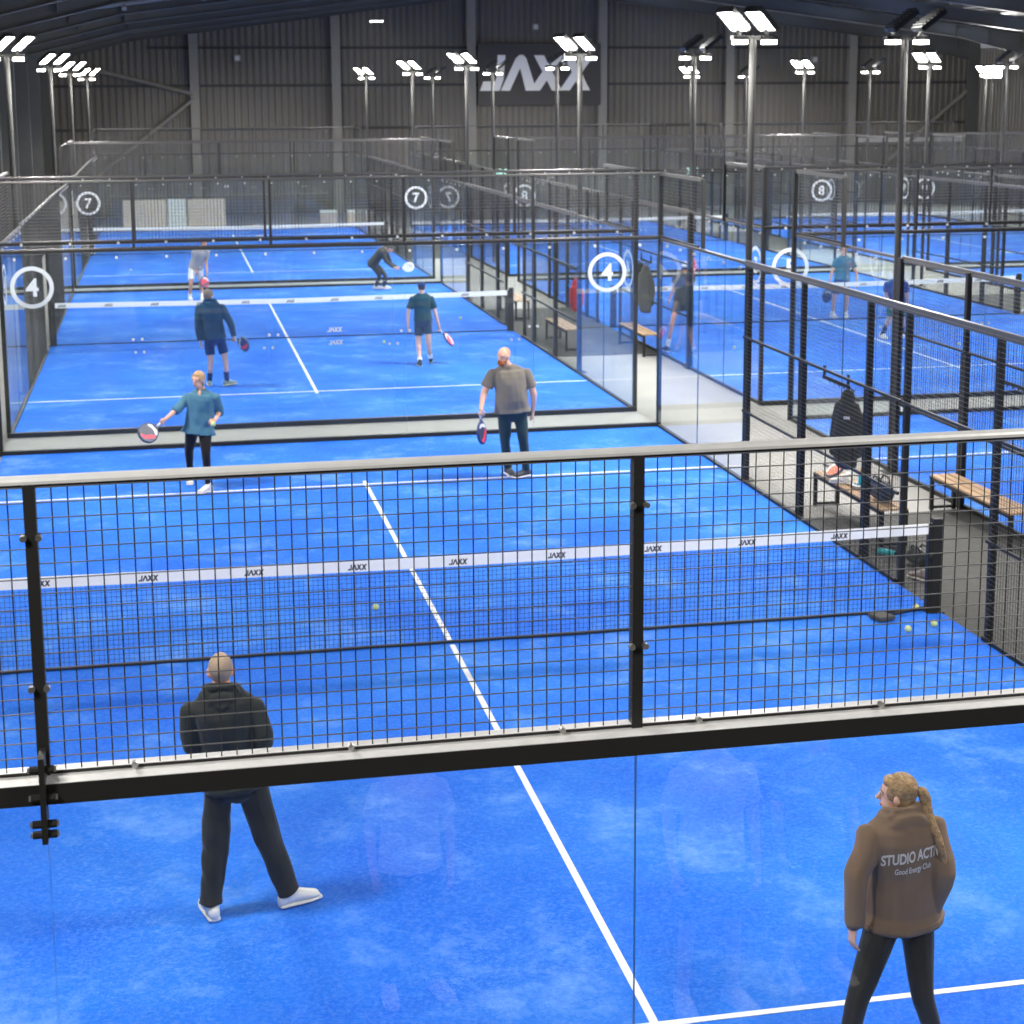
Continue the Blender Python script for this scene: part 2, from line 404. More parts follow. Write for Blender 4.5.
# nets
def net_parts():
    mb = MB(); c = .045; w = .0026; n = int(9.84/c)
    for k in range(n+1):
        x = -4.92+9.84*k/n; h = .88+.04*(abs(x)/5)**1.2; mb.box(x-w/2, x+w/2, 0, w, .03, h-.05, M['net'])
    for k in range(19):
        z = .04+k*c
        pts = [(-4.92+9.84*q/10) for q in range(11)]
        for q in range(10):
            za = z*(1+.04*(abs(pts[q])/5)**1.2); zb = z*(1+.04*(abs(pts[q+1])/5)**1.2)
            mb.bar((pts[q], -.001, za), (pts[q+1], -.001, zb), w, w, M['net'])
    mesh = mb.mesh('net_mesh')
    t = MB(); N = 24
    for y, zo in ((-.006, 0), ):
        vs = []; fs = []
        for q in range(N+1):
            x = -4.92+9.84*q/N; h = .885+.04*(abs(x)/5)**1.2
            vs += [(x, -.008, h-.105), (x, -.008, h), (x, .008, h), (x, .008, h-.105)]
        for q in range(N):
            for a in range(4): fs.append((q*4+a, q*4+(a+1) % 4, (q+1)*4+(a+1) % 4, (q+1)*4+a))
        fs += [(3, 2, 1, 0), (N*4, N*4+1, N*4+2, N*4+3)]
        t.raw(vs, fs, M['tape'])
    tape = t.mesh('net_tape')
    l = MB(); jaxx(l, M['ink'], 0, 0, .055, -.008, -.0095)
    logos = l.mesh('printed_logo')
    b = MB(); pts = [(-4.9+9.8*q/40, random.uniform(-.012, .012), .030) for q in range(41)]; b.tube(pts, .013, M['net'], 6)
    low = b.mesh('bottom_cord')
    p = MB(); p.box(-.05, .05, -.04, .04, 0, .98, M['steel']); p.box(-.09, -.05, -.03, .03, .02, .93, M['steel']); p.tube([(-.07, -.03, .6), (-.07, -.09, .6)], .02, M['steel'], 8); p.box(-.11, .07, -.11, .11, 0, .02, M['steel'])
    post = p.mesh('net_post')
    s = MB().box(-.008, .008, -.012, .012, .03, .80, M['tape']).mesh('centre_strap')
    return mesh, tape, logos, low, post, s
NP = net_parts()
for (i, j) in COURT:
    r = empty('court_net', (COLX[i], j*PITCH_Y, 0), 0, 'black net with white top tape across the %s' % COURT[(i, j)], 'net', 'court nets')
    part('net_mesh', NP[0], r); tp = part('net_tape', NP[1], r); part('bottom_cord', NP[3], r)
    for s in (1, -1):
        p = part('net_post', NP[4], r, (s*4.98, 0, 0), 0 if s > 0 else PI)
    if j < 2:
        for k in range(10):
            x = -4.75+k*.965; part('printed_logo', NP[2], tp, (x, 0, .885+.04*(abs(x)/5)**1.2-.06))

# light poles
def pole_parts():
    a = MB(); a.tube([(0, 0, 0), (0, 0, 5.92)], .046, M['pole'], 12); a.box(-.11, .11, -.11, .11, 0, .015, M['pole'])
    b = MB(); b.box(-.03, .03, -.30, .30, 5.90, 5.96, M['pole'])
    # big tilted panel lamp: points +x, underside lit; low end near the pole
    c = MB(); t = math.radians(36); L = .42; wd = .145
    def P(u, v, w): return (u*math.cos(t) - w*math.sin(t), v, u*math.sin(t) + w*math.cos(t))
    def bx(mb, u0, u1, v0, v1, w0, w1, m):
        vs = [P(u, v, w) for w in (w0, w1) for v in (v0, v1) for u in (u0, u1)]
        mb.raw(vs, [(0, 2, 3, 1), (4, 5, 7, 6), (0, 1, 5, 4), (2, 6, 7, 3), (0, 4, 6, 2), (1, 3, 7, 5)], m)
    bx(c, 0, L, -wd, wd, 0, .05, M['house'])
    bx(c, 0, L, -wd, -wd+.012, -.02, 0, M['house']); bx(c, 0, L, wd-.012, wd, -.02, 0, M['house']); bx(c, 0, .012, -wd, wd, -.02, 0, M['house']); bx(c, L-.012, L, -wd, wd, -.02, 0, M['house'])
    for k in range(7): bx(c, .04+k*.06, .055+k*.06, -wd+.01, wd-.01, .05, .075, M['house'])
    c.bar((0, 0, -.12), (.06, 0, .02), .05, .03, M['house'])
    d = MB(); bx(d, .02, L-.02, -wd+.02, wd-.02, -.006, -.001, M['lamp'])
    e = MB(); e.box(-.05, .05, -.10, .10, .0, .05, M['house'])
    f = MB(); f.box(-.05, .05, -.09, .09, -.055, -.0005, M['lamp2'])
    return [x.mesh(n) for x, n in ((a, 'pole'), (b, 'crossbar'), (c, 'floodlight'), (d, 'lens'), (e, 'side_lamp'), (f, 'lens'))]
PL = pole_parts()
DX = {0: .0, 1: .12, 2: .26}
LAMPS = []
def light_pole(x, y, face, yaw, label, group='floodlight poles beside the courts'):
    r = empty('light_pole', (x, y, 0), 0, label, 'light pole', group)
    part('pole', PL[0], r); part('crossbar', PL[1], r, rz=PI/2)
    rz = -yaw if face > 0 else PI+yaw
    for s in (-1, 1):
        h = part('floodlight', PL[2], r, (face*-.02+s*.17, -.06*s, 6.02), rz); part('lens', PL[3], h)
        g = part('side_lamp', PL[4], r, (s*.2, -.06, 5.9), PI/2); part('lens', PL[5], g)
    LAMPS.append((x, y, face))
for (i, j) in COURT:
    for sx in (-1, 1):
        for sy in (-1, 1):
            if (i, j) == (1, 0) and sx > 0: continue
            dx = .02 if i == 0 else (.05 if j == 0 else (.12 if (j == 1 and sy < 0) else (.27 if j == 1 else .42)))
            x = COLX[i] + sx*5.11 + (dx if i else 0)
            if i and sx < 0: x -= .0
            light_pole(x, j*PITCH_Y + sy*6.0 + .14, -sx, .55 if (sx > 0 or i == 0) else -.05, 'dark floodlight pole at the %s %s quarter of the %s' % ('far' if sy > 0 else 'near', 'right' if sx > 0 else 'left', COURT[(i, j)]))
# ------------------------------------------------------------------ the hall
YG = 61.95; XL = -7.75; XR = 36.2; XM = 14.3; YB = -24.
fl = MB(); fl.box(XL-.3, XR+.3, YB, YG+.3, -.2, -.002, M['concrete']).build('floor')
tag(bpy.data.objects['floor'], kind='structure')
def zr(x, e=7.15, s=.127): return e + s*(XM-XL) - s*abs(x-XM)
# rubber mats between the court columns beside each net
for n, (x0, x1, cyy) in enumerate([(5.022, 7.275, 0), (5.022, 7.275, PITCH_Y), (5.022, 7.275, 2*PITCH_Y), (17.322, 19.72, 0), (17.322, 19.72, PITCH_Y), (17.322, 19.72, 2*PITCH_Y)]):
    mb = MB(); mb.box(x0, x1, cyy-3.9, cyy+3.9, -.002, .008, M['rubber'])
    o = mb.build('rubber_mat'); tag(o, 'dark grey rubber matting in the aisle beside the %s net' % ['nearest court', 'court 4', 'court 7', 'right hand near court', 'court 5', 'court 8'][n], 'floor mat', 'rubber mats between the courts')
mb = MB(); mb.box(-7.6, 12, -20, -10.4, -.002, .006, M['rubber']); tag(mb.build('unseen_dark_mat'), kind='structure')  # unseen dark mat added to dim the floor's reflection in the near glass
def corrugated(name, a, b, ztop, m, depth=.05, pitch=.30):
    """a wall of trapezoid sheeting from a to b (xy), ztop(x) height"""
    a, b = Vector((*a, 0)), Vector((*b, 0)); L = (b-a).length; d = (b-a)/L; nrm = Vector((-d.y, d.x, 0))
    vs = []; fs = []; k = 0; n = int(L/pitch); pr = []
    for q in range(n):
        for u, h in ((0, 0), (.30, 0), (.42, 1), (.80, 1), (.92, 0)): pr.append(((q+u)*L/n, h*depth))
    pr.append((L, 0))
    for u, h in pr:
        p = a + d*u + nrm*h; vs += [(p.x, p.y, -.1), (p.x, p.y, ztop(p))]
    for q in range(len(pr)-1): fs.append((2*q, 2*q+2, 2*q+3, 2*q+1))
    o = len(vs)
    for u in (0, L):
        p = a+d*u-nrm*.25; vs += [(p.x, p.y, -.1), (p.x, p.y, ztop(p))]
    vs += [(*(a+d*(L/2)-nrm*.25).xy, ztop(a+d*(L/2))), (*(a+d*(L/2)).xy, ztop(a+d*(L/2)))]
    fs += [(o+2, o, o+1, o+4, o+3)]
    mb = MB(); mb.raw(vs, fs, m); w = mb.build(name); tag(w, kind='structure'); return w
corrugated('wall_back', (XR, YG), (XL, YG), lambda p: zr(p.x)+.1, M['clad'])
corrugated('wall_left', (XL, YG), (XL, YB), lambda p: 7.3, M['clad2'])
corrugated('wall_right', (XR, YB), (XR, YG), lambda p: 7.3, M['clad'])
corrugated('wall_front', (XL, YB), (XR, YB), lambda p: zr(p.x)+.1, M['clad'])
# roof: two slopes with rooflight strips
rf = MB()
for s in (-1, 1):
    xe = XM + s*(XR-XM+.1)
    vs = [(XM, YB, zr(XM)+.75), (XM, YG+.3, zr(XM)+.75), (xe, YG+.3, 7.15+.75), (xe, YB, 7.15+.75)]
    vs += [(x, y, z+.15) for x, y, z in vs]
    rf.raw(vs, [(0, 1, 2, 3), (7, 6, 5, 4), (0, 4, 5, 1), (1, 5, 6, 2), (2, 6, 7, 3), (3, 7, 4, 0)], M['roof'])
tag(rf.build('ceiling'), kind='structure')
k = 0
for s in (-1, 1):
    for yb in range(5, 60, 6):
        if s < 0: continue
        for t in (.22, .5, .78):
            k += 1
            x0 = XM + s*(XR-XM)*t; x1 = x0+s*2.4
            z0, z1 = zr(x0)+.735, zr(x1)+.735
            mb = MB(); y0, y1 = yb+1., yb+1.9
            mb.raw([(x0, y0, z0), (x1, y0, z1), (x1, y1, z1), (x0, y1, z0), (x0, y0, z0+.01), (x1, y0, z1+.01), (x1, y1, z1+.01), (x0, y1, z0+.01)], [(0, 3, 2, 1), (4, 5, 6, 7), (0, 1, 5, 4), (1, 2, 6, 5), (2, 3, 7, 6), (3, 0, 4, 7)], M['sky'])
            tag(mb.build('window_%d' % k), kind='structure')
# portal frames
def ibeam(mb, a, b, h0, h1, w, m):
    """beam between a and b, depth h0->h1 hanging below the line, flange width w along y"""
    a, b = Vector(a), Vector(b)
    def quad(z0a, z1a, z0b, z1b, wd):
        vs = [(a.x, a.y-wd/2, a.z-z1a), (a.x, a.y+wd/2, a.z-z1a), (a.x, a.y+wd/2, a.z-z0a), (a.x, a.y-wd/2, a.z-z0a),
              (b.x, b.y-wd/2, b.z-z1b), (b.x, b.y+wd/2, b.z-z1b), (b.x, b.y+wd/2, b.z-z0b), (b.x, b.y-wd/2, b.z-z0b)]
        mb.raw(vs, [(0, 1, 2, 3), (7, 6, 5, 4), (0, 4, 5, 1), (1, 5, 6, 2), (2, 6, 7, 3), (3, 7, 4, 0)], m)
    quad(0, .03, 0, .03, w); quad(.03, h0-.03, .03, h1-.03, .025); quad(h0-.03, h0, h1-.03, h1, w)
for n, y in enumerate((61.55, 55.5, 49.4, 43.3, 37.2, 31.1, 25.0, 18.9, 12.8)):
    mb = MB(); e = 7.15+.50
    for s, xw in ((-1, XL), (1, XR)):
        xi = xw - s*.55 if s > 0 else xw+.55
        # tapering column
        mb.raw([(xw, y-.11, 0), (xi, y-.11, 0), (xi, y-.11, e), (xw, y-.11, e), (xw, y+.11, 0), (xi, y+.11, 0), (xi, y+.11, e), (xw, y+.11, e)],
               [(0, 1, 2, 3), (7, 6, 5, 4), (0, 4, 5, 1), (1, 5, 6, 2), (2, 6, 7, 3), (3, 7, 4, 0)], M['portal'])
        xh = xw - s*4.2
        zf = lambda x: zr(x)+.50
        ibeam(mb, (xw, y, zf(xw)), (xh, y, zf(xh)), 1.05, .55, .2, M['portal'])
        ibeam(mb, (xh, y, zf(xh)), (XM, y, zf(XM)), .55, .55, .2, M['portal'])
        for q in range(3):
            x = xw - s*(1.2+q*1.5); mb.box(x-.01, x+.01, y-.1, y+.1, zf(x)-.6, zf(x)-.03, M['portal'])
    tag(mb.build('portal_frame'), 'grey steel portal frame spanning the hall, number %s from the back wall' % ['one', 'two', 'three', 'four', 'five', 'six', 'seven', 'eight', 'nine'][n], kind='structure')
# purlins
mb = MB()
for s in (-1, 1):
    for q in range(14):
        x = XM + s*(q*1.6+.6)
        if abs(x-XM) > XR-XM-.2: continue
        mb.box(x-.035, x+.035, 5, YG, zr(x)+.52, zr(x)+.72, M['portal'])
tag(mb.build('trim_1'), kind='structure')
# gable posts, rails, bracing
for n, x in enumerate((-1.0, 5.25, 11.4, 17.55, 23.7, 29.8)):
    mb = MB(); zt = zr(x)+.1
    mb.box(x-.2, x+.2, YG-.34, YG-.31, 0, zt, M['frame']); mb.box(x-.2, x+.2, YG-.06, YG-.03, 0, zt, M['frame']); mb.box(x-.012, x+.012, YG-.32, YG-.04, 0, zt, M['frame'])
    tag(mb.build('gable_post'), 'grey steel gable post against the corrugated back wall', kind='structure')
mb = MB()
for z in (3.75, 5.65, 7.3):
    x0, x1 = (XL+.1, XR-.1) if z < 7 else (-3, 31.5)
    mb.box(x0, x1, YG-.12, YG-.02, z, z+.12, M['roof'])
tag(mb.build('trim_2'), kind='structure')
mb = MB()
mb.tube([(-1.05, YG-.3, 5.35), (-7.3, YG-.3, 6.9)], .09, M['frame'], 8); mb.tube([(-1.05, YG-.3, 5.15), (-7.2, YG-.3, .4)], .09, M['frame'], 8)
mb.tube([(29.9, YG-.3, .5), (35.8, YG-.3, 5.4)], .09, M['frame'], 8)
tag(mb.build('trim_3'), kind='structure')
# white sill board low on the side of the gable at right
mb = MB(); mb.box(29.9, 36, YG-.3, YG-.1, 2.9, 3.1, M['board2']); mb.box(19.5, 24.5, YG-.25, YG-.1, 2.62, 2.72, M['frame']); tag(mb.build('trim_4'), kind='structure')
# right bay: ribs and services on the left wall
for q, (y, z) in enumerate(((57, 5.9), (47, 5.2), (40, 4.4))):
    mb = MB(); mb.box(XL+.05, XL+.2, y-.2, y+.2, z, z+.35, M['frame'])
    tag(mb.build('wall_heater'), 'small grey box mounted on the dark left wall, %s' % ['closest to the back corner', 'between the other two', 'nearest the camera'][q], 'wall box')
mb = MB(); mb.tube([(-7.3, 34., 7.25), (-5.9, 34., 7.45), (-1.0, 34., 8.1), (6., 34., 9.)], .05, M['frame'], 8)
for x in (-7.1, -5.3, -3.4, -1.2, 1.4): mb.tube([(x, 34, zr(x)+.0), (x, 34, zr(x)+.7)], .02, M['frame'], 6); mb.tube([(x-.06, 34, zr(x)-.02), (x+.06, 34, zr(x)-.02)], .085, M['frame'], 8)
tag(mb.build('ceiling_pipe'), 'grey pipe hung under the roof at the upper left', 'pipe')

# the big sign
sg = empty('wall_sign', (0, YG-.36, 0), 0, 'dark wall sign with large pale letters reading JAXX', 'sign')
MB().box(11.68, 17.42, -.06, 0, 4.75, 7.55, M['signp']).build('panel', sg)
mb = MB(); jaxx(mb, M['signw'], 14.42, 6.22, 1.60, -.062, -.09); mb.build('logo', sg)
# small wall fittings
for x, z, lab in ((.9, 6.91, 'small pale wall box high on the gable left of the sign'), (14.41, 8.28, 'small pale wall box above the large sign'), (27.94, 6.8, 'small pale wall box high on the gable right of the sign')):
    mb = MB(); mb.box(x-.15, x+.15, YG-.2, YG-.02, z-.15, z+.15, M['frame']); mb.box(x-.1, x+.1, YG-.23, YG-.2, z-.1, z+.1, M['board2']); tag(mb.build('wall_box', bevel=.015), lab, 'wall box')
for x, y, z, lab in ((18.2, 60.5, 1.75, 'green lit emergency light, left of the pair at the back'), (21.55, 60.5, 1.72, 'green lit emergency light, right of the pair at the back'), (12.6, 60.5, 1.8, 'green lit emergency light under the large sign')):
    r = empty('emergency_light', (x, y, z), 0, lab, 'emergency light', 'green emergency lights')
    MB().box(-.25, .25, 0, .1, -.25, -.08, M['frame']).build('housing', r)
    MB().box(-.04, .04, .0, 1.4, -.2, -.14, M['frame']).build('bracket', r)
    for s in (-1, 1): MB().ell((s*.17, -.02, 0), (.16, 0, 0), (0, .06, 0), (0, 0, .14), M['teal']).build('lamp', r, smooth=True)
for x, y, z, lab in ((6.9, 60, 8.45, 'left small lit ceiling lamp under the roof'), (30.2, 52, 8.25, 'lit ceiling lamp above the right hand courts'), (24.0, 30, 8.15, 'lit ceiling lamp at the top right of the view'), (33.2, 47.0, 7.1, 'lit ceiling lamp close to the right eaves')):
    r = empty('ceiling_lamp', (x, y, z), 0, lab, 'ceiling lamp', 'small lamps under the roof')
    MB().box(-.3, .3, -.12, .12, 0, .08, M['frame']).build('housing', r)
    MB().box(-.27, .27, -.1, .1, -.03, -.001, M['lamp2']).build('lens', r)
    MB().tube([(0, 0, .08), (0, 0, max(.1, zr(x)+.74-z))], .012, M['frame'], 6).build('hanger', r)
# bright flood on a tall stand in the back right corner
r = empty('work_light', (34.1, 56., 0), 0, 'very bright floodlight on a pole in the back right corner', 'floodlight')
MB().tube([(0, 0, 0), (0, 0, 6.0)], .06, M['pole'], 10).build('pole', r)
MB().box(-.42, .42, 0, .1, 5.85, 6.4, M['house']).build('housing', r); MB().box(-.4, .4, -.03, 0, 5.88, 6.37, M['lamp']).build('lens', r)
# boards and boxes against the back
for x0, x1, h, m, lab in ((-4.15, -2.45, 1.15, 'board', 'beige board standing behind court 7, leftmost of three'), (-2.4, -1.65, 1.17, 'board2', 'pale grey board standing between two beige ones'), (-1.6, -.1, 1.15, 'board', 'beige board standing behind court 7, rightmost of three')):
    mb = MB(); mb.raw([(x0, 54.2, 0), (x1, 54.2, 0), (x1, 54.6, h), (x0, 54.6, h), (x0, 54.26, 0), (x1, 54.26, 0), (x1, 54.66, h), (x0, 54.66, h)], [(0, 1, 2, 3), (7, 6, 5, 4), (0, 4, 5, 1), (1, 5, 6, 2), (2, 6, 7, 3), (3, 7, 4, 0)], M[m])
    tag(mb.build('leaning_board'), lab, 'board')
for x0, x1, h, lab in ((3.72, 4.42, .62, 'left cardboard box behind court 7'), (4.85, 5.5, .6, 'middle cardboard box behind court 7'), (5.55, 5.95, .55, 'small cardboard box, rightmost of those behind court 7')):
    r = empty('cardboard_box', ((x0+x1)/2, 54.5, 0), 0, lab, 'box', 'boxes behind court 7'); w = (x1-x0)/2
    MB().box(-w, w, -.25, .25, 0, h, M['card']).build('carton', r, bevel=.008); MB().box(-w+.005, w-.005, -.253, .253, h-.1, h+.004, M['board2']).build('lid', r)
PEOPLE = {'A': {'H': 1.8,
       'N': (-0.115, 0.0, 1.518),
       'P': (-0.053, 0.0, 0.954),
       'anL': (-0.221, 0.009, 0.085),
       'anR': (0.281, 0.071, 0.085),
       'base': (-2.2, -5.15),
       'elL': (-0.313, 0.01, 1.161),
       'elR': (0.144, -0.07, 1.167),
       'girth': 1.0,
       'head': (-0.112, 0.0, 1.662),
       'headyaw': 0,
       'hiL': (-0.143, 0.0, 0.924),
       'hiR': (0.044, 0.0, 0.924),
       'knL': (-0.187, 0.03, 0.496),
       'knR': (0.149, 0.03, 0.491),
       'shL': (-0.298, 0.0, 1.465),
       'shR': (0.08, 0.0, 1.465),
       'shyaw': 0,
       'toe': (12, -68),
       'wrL': (-0.209, 0.19, 0.98),
       'wrR': (0.024, 0.12, 1.008),
       'yaw': 0},
 'B': {'H': 1.68,
       'N': (0.048, 0.0, 1.452),
       'P': (0.063, 0.0, 0.89),
       'anL': (-0.337, -0.16, 0.085),
       'anR': (0.234, -0.183, 0.085),
       'base': (1.12, -7.55),
       'elL': (-0.229, -0.08, 1.127),
       'elR': (0.243, -0.11, 1.116),
       'girth': 1.1,
       'head': (0.029, 0.03, 1.554),
       'headyaw': 62,
       'hiL': (-0.023, -0.008, 0.86),
       'hiR': (0.151, 0.008, 0.86),
       'knL': (-0.256, -0.18, 0.461),
       'knR': (0.113, -0.19, 0.463),
       'shL': (-0.135, -0.016, 1.402),
       'shR': (0.234, 0.016, 1.402),
       'shyaw': 5,
       'toe': (30, -20),
       'wrL': (-0.26, -0.12, 0.868),
       'wrR': (0.213, -0.04, 0.862),
       'yaw': 5},
 'C': {'H': 1.64,
       'N': (0.007, 0.0, 1.332),
       'P': (-0.049, 0.0, 0.869),
       'anL': (0.035, -0.242, 0.085),
       'anR': (-0.191, 0.364, 0.085),
       'base': (-2.15, 7.2),
       'elL': (0.235, 0.04, 1.029),
       'elR': (-0.33, -0.09, 1.104),
       'girth': 1.12,
       'head': (-0.04, -0.03, 1.48),
       'headyaw': 135,
       'hiL': (0.027, -0.029, 0.839),
       'hiR': (-0.133, 0.029, 0.839),
       'knL': (0.025, -0.21, 0.502),
       'knR': (-0.193, 0.21, 0.466),
       'shL': (0.173, -0.062, 1.283),
       'shR': (-0.17, 0.062, 1.283),
       'shyaw': 160,
       'toe': (140, 178),
       'wrL': (0.159, -0.19, 0.953),
       'wrR': (-0.491, -0.24, 1.004),
       'yaw': 160},
 'D': {'H': 1.84,
       'N': (-0.061, 0.0, 1.555),
       'P': (-0.022, 0.0, 0.975),
       'anL': (0.162, -0.041, 0.085),
       'anR': (-0.055, 0.139, 0.085),
       'base': (2.05, 6.95),
       'elL': (0.27, -0.08, 1.167),
       'elR': (-0.413, -0.01, 1.196),
       'girth': 1.3,
       'head': (-0.145, -0.04, 1.688),
       'headyaw': 115,
       'hiL': (0.075, -0.008, 0.945),
       'hiR': (-0.115, 0.008, 0.945),
       'knL': (0.121, -0.11, 0.509),
       'knR': (-0.119, 0.02, 0.494),
       'shL': (0.162, -0.019, 1.499),
       'shR': (-0.277, 0.019, 1.499),
       'shyaw': 175,
       'toe': (115, 190),
       'wrL': (0.277, 0.02, 0.912),
       'wrR': (-0.49, -0.19, 1.01),
       'yaw': 175},
 'E': {'H': 1.8,
       'N': (-0.066, 0.0, 1.551),
       'P': (-0.016, 0.0, 0.954),
       'anL': (-0.123, 0.143, 0.085),
       'anR': (0.19, 0.069, 0.085),
       'base': (-1.73, 15.4),
       'elL': (-0.295, -0.03, 1.126),
       'elR': (0.286, -0.06, 1.166),
       'girth': 1.1,
       'head': (-0.088, 0.0, 1.661),
       'headyaw': -25,
       'hiL': (-0.106, 0.008, 0.924),
       'hiR': (0.08, -0.008, 0.924),
       'knL': (-0.088, -0.04, 0.463),
       'knR': (0.174, -0.05, 0.492),
       'shL': (-0.259, 0.017, 1.497),
       'shR': (0.136, -0.017, 1.497),
       'shyaw': -5,
       'toe': (0, -50),
       'wrL': (-0.269, -0.01, 0.849),
       'wrR': (0.342, 0.03, 0.914),
       'yaw': -5},
 'F': {'H': 1.72,
       'N': (0.018, 0.0, 1.386),
       'P': (0.035, 0.0, 0.912),
       'anL': (-0.073, -0.241, 0.085),
       'anR': (0.197, 0.151, 0.085),
       'base': (2.3, 17.1),
       'elL': (-0.262, -0.02, 1.024),
       'elR': (0.277, -0.04, 1.01),
       'girth': 1.0,
       'head': (0.014, 0.0, 1.523),
       'headyaw': 0,
       'hiL': (-0.054, 0.0, 0.882),
       'hiR': (0.125, 0.0, 0.882),
       'knL': (-0.06, 0.0, 0.385),
       'knR': (0.125, -0.06, 0.426),
       'shL': (-0.161, 0.0, 1.335),
       'shR': (0.2, 0.0, 1.335),
       'shyaw': 0,
       'toe': (0, -10),
       'wrL': (-0.262, 0.01, 0.765),
       'wrR': (0.346, -0.02, 0.749),
       'yaw': 0},
 'G': {'H': 1.75,
       'N': (0.006, -0.2, 1.349),
       'P': (-0.136, 0.0, 0.858),
       'anL': (-0.001, -0.154, 0.085),
       'anR': (-0.324, -0.072, 0.085),
       'base': (-1.65, 29.2),
       'elL': (0.122, -0.13, 1.003),
       'elR': (-0.181, -0.06, 1.03),
       'girth': 1.0,
       'head': (0.085, -0.3, 1.498),
       'headyaw': 190,
       'hiL': (-0.053, 0.019, 0.831),
       'hiR': (-0.234, 0.003, 0.831),
       'knL': (-0.023, 0.1, 0.384),
       'knR': (-0.284, -0.23, 0.427),
       'shL': (0.175, -0.165, 1.302),
       'shR': (-0.191, -0.197, 1.302),
       'shyaw': 185,
       'toe': (175, 190),
       'wrL': (0.136, -0.26, 0.782),
       'wrR': (-0.142, -0.13, 0.75),
       'yaw': 185},
 'H': {'H': 1.75,
       'N': (0.074, -0.1, 1.139),
       'P': (-0.235, 0.1, 0.735),
       'anL': (0.071, 0.24, 0.085),
       'anR': (-0.142, 0.294, 0.085),
       'base': (3.2, 30.2),
       'elL': (0.223, 0.05, 0.715),
       'elR': (0.078, -0.23, 0.8),
       'girth': 1.0,
       'head': (0.204, -0.15, 1.141),
       'headyaw': -110,
       'hiL': (-0.221, 0.196, 0.713),
       'hiR': (-0.283, 0.025, 0.713),
       'knL': (0.104, 0.02, 0.408),
       'knR': (-0.056, 0.06, 0.395),
       'shL': (0.107, 0.092, 1.101),
       'shR': (-0.018, -0.253, 1.101),
       'shyaw': -110,
       'toe': (-110, -110),
       'wrL': (0.389, -0.12, 0.619),
       'wrR': (0.291, -0.24, 0.633),
       'yaw': -110},
 'I': {'H': 1.8,
       'N': (0.108, 0.0, 1.451),
       'P': (0.074, 0.0, 0.954),
       'anL': (0.23, 0.101, 0.085),
       'anR': (-0.065, 0.175, 0.085),
       'base': (12.85, 21.7),
       'elL': (0.4, -0.04, 1.097),
       'elR': (-0.182, -0.01, 1.109),
       'girth': 1.0,
       'head': (0.091, -0.03, 1.611),
       'headyaw': 180,
       'hiL': (0.165, 0.0, 0.924),
       'hiR': (-0.022, 0.0, 0.924),
       'knL': (0.18, -0.08, 0.462),
       'knR': (-0.114, -0.01, 0.463),
       'shL': (0.294, 0.0, 1.397),
       'shR': (-0.084, 0.0, 1.397),
       'shyaw': 180,
       'toe': (165, 185),
       'wrL': (0.45, 0.0, 0.834),
       'wrR': (-0.208, 0.06, 0.857),
       'yaw': 180},
 'J': {'H': 1.76,
       'N': (-0.093, -0.35, 1.34),
       'P': (0.07, 0.0, 0.88),
       'anL': (0.471, 0.521, 0.085),
       'anR': (-0.008, 0.478, 0.085),
       'base': (12.5, 17.9),
       'elL': (0.2, -0.25, 1.005),
       'elR': (-0.243, -0.16, 1.029),
       'girth': 1.15,
       'head': (-0.111, -0.38, 1.469),
       'headyaw': 180,
       'hiL': (0.169, 0.01, 0.857),
       'hiR': (-0.013, 0.025, 0.857),
       'knL': (0.337, 0.2, 0.413),
       'knR': (0.037, 0.22, 0.442),
       'shL': (0.119, -0.336, 1.299),
       'shR': (-0.276, -0.302, 1.299),
       'shyaw': 175,
       'toe': (160, 185),
       'wrL': (0.269, -0.17, 0.761),
       'wrR': (-0.124, -0.14, 0.79),
       'yaw': 175},
 'K': {'H': 1.76,
       'N': (0.075, 0.0, 1.592),
       'P': (0.04, 0.0, 0.986),
       'anL': (-0.308, -0.129, 0.085),
       'anR': (0.296, 0.25, 0.564),
       'base': (7.75, 17.7),
       'elL': (-0.055, 0.19, 1.308),
       'elR': (0.331, 0.19, 1.338),
       'girth': 1.0,
       'head': (0.116, 0.0, 1.713),
       'headyaw': -40,
       'hiL': (-0.053, 0.008, 0.956),
       'hiR': (0.13, -0.008, 0.956),
       'knL': (-0.194, -0.22, 0.743),
       'knR': (0.347, 0.42, 0.75),
       'shL': (-0.112, 0.016, 1.539),
       'shR': (0.256, -0.016, 1.539),
       'shyaw': -5,
       'toe': (10, -15),
       'wrL': (-0.174, 0.14, 1.069),
       'wrR': (0.384, 0.43, 1.415),
       'yaw': -5}}
# ------------------------------------------------------------------ people
def V(p): return Vector(p)
def remesh(o, voxel, smooth=2, fold=0., fs=6., seed=0):
    r = o.modifiers.new('r', 'REMESH'); r.mode = 'VOXEL'; r.voxel_size = voxel; r.use_smooth_shade = True
    if smooth:
        s = o.modifiers.new('s', 'SMOOTH'); s.iterations = smooth; s.factor = .6
    dg = bpy.context.evaluated_depsgraph_get(); dg.update()
    me = bpy.data.meshes.new_from_object(o.evaluated_get(dg)); o.modifiers.clear()
    old = o.data; mats = [m for m in old.materials]; name = old.name; o.data = me; bpy.data.meshes.remove(old); me.name = name
    me.materials.clear()
    for m in mats: me.materials.append(m)
    me.polygons.foreach_set('use_smooth', [True]*len(me.polygons)); me.polygons.foreach_set('material_index', [0]*len(me.polygons))
    if fold:
        from mathutils import noise
        ns = [v.normal.copy() for v in me.vertices]
        for v, n in zip(me.vertices, ns):
            c = v.co
            q = Vector((c.x*fs*1.0+seed, c.y*fs, c.z*fs*.55 + c.x*fs*.5))
            a = noise.noise(q) * .7 + .45*math.sin(6*noise.noise(q*.6+Vector((3, 1, seed))))
            v.co = c + n*fold*a
        me.update()
    return o

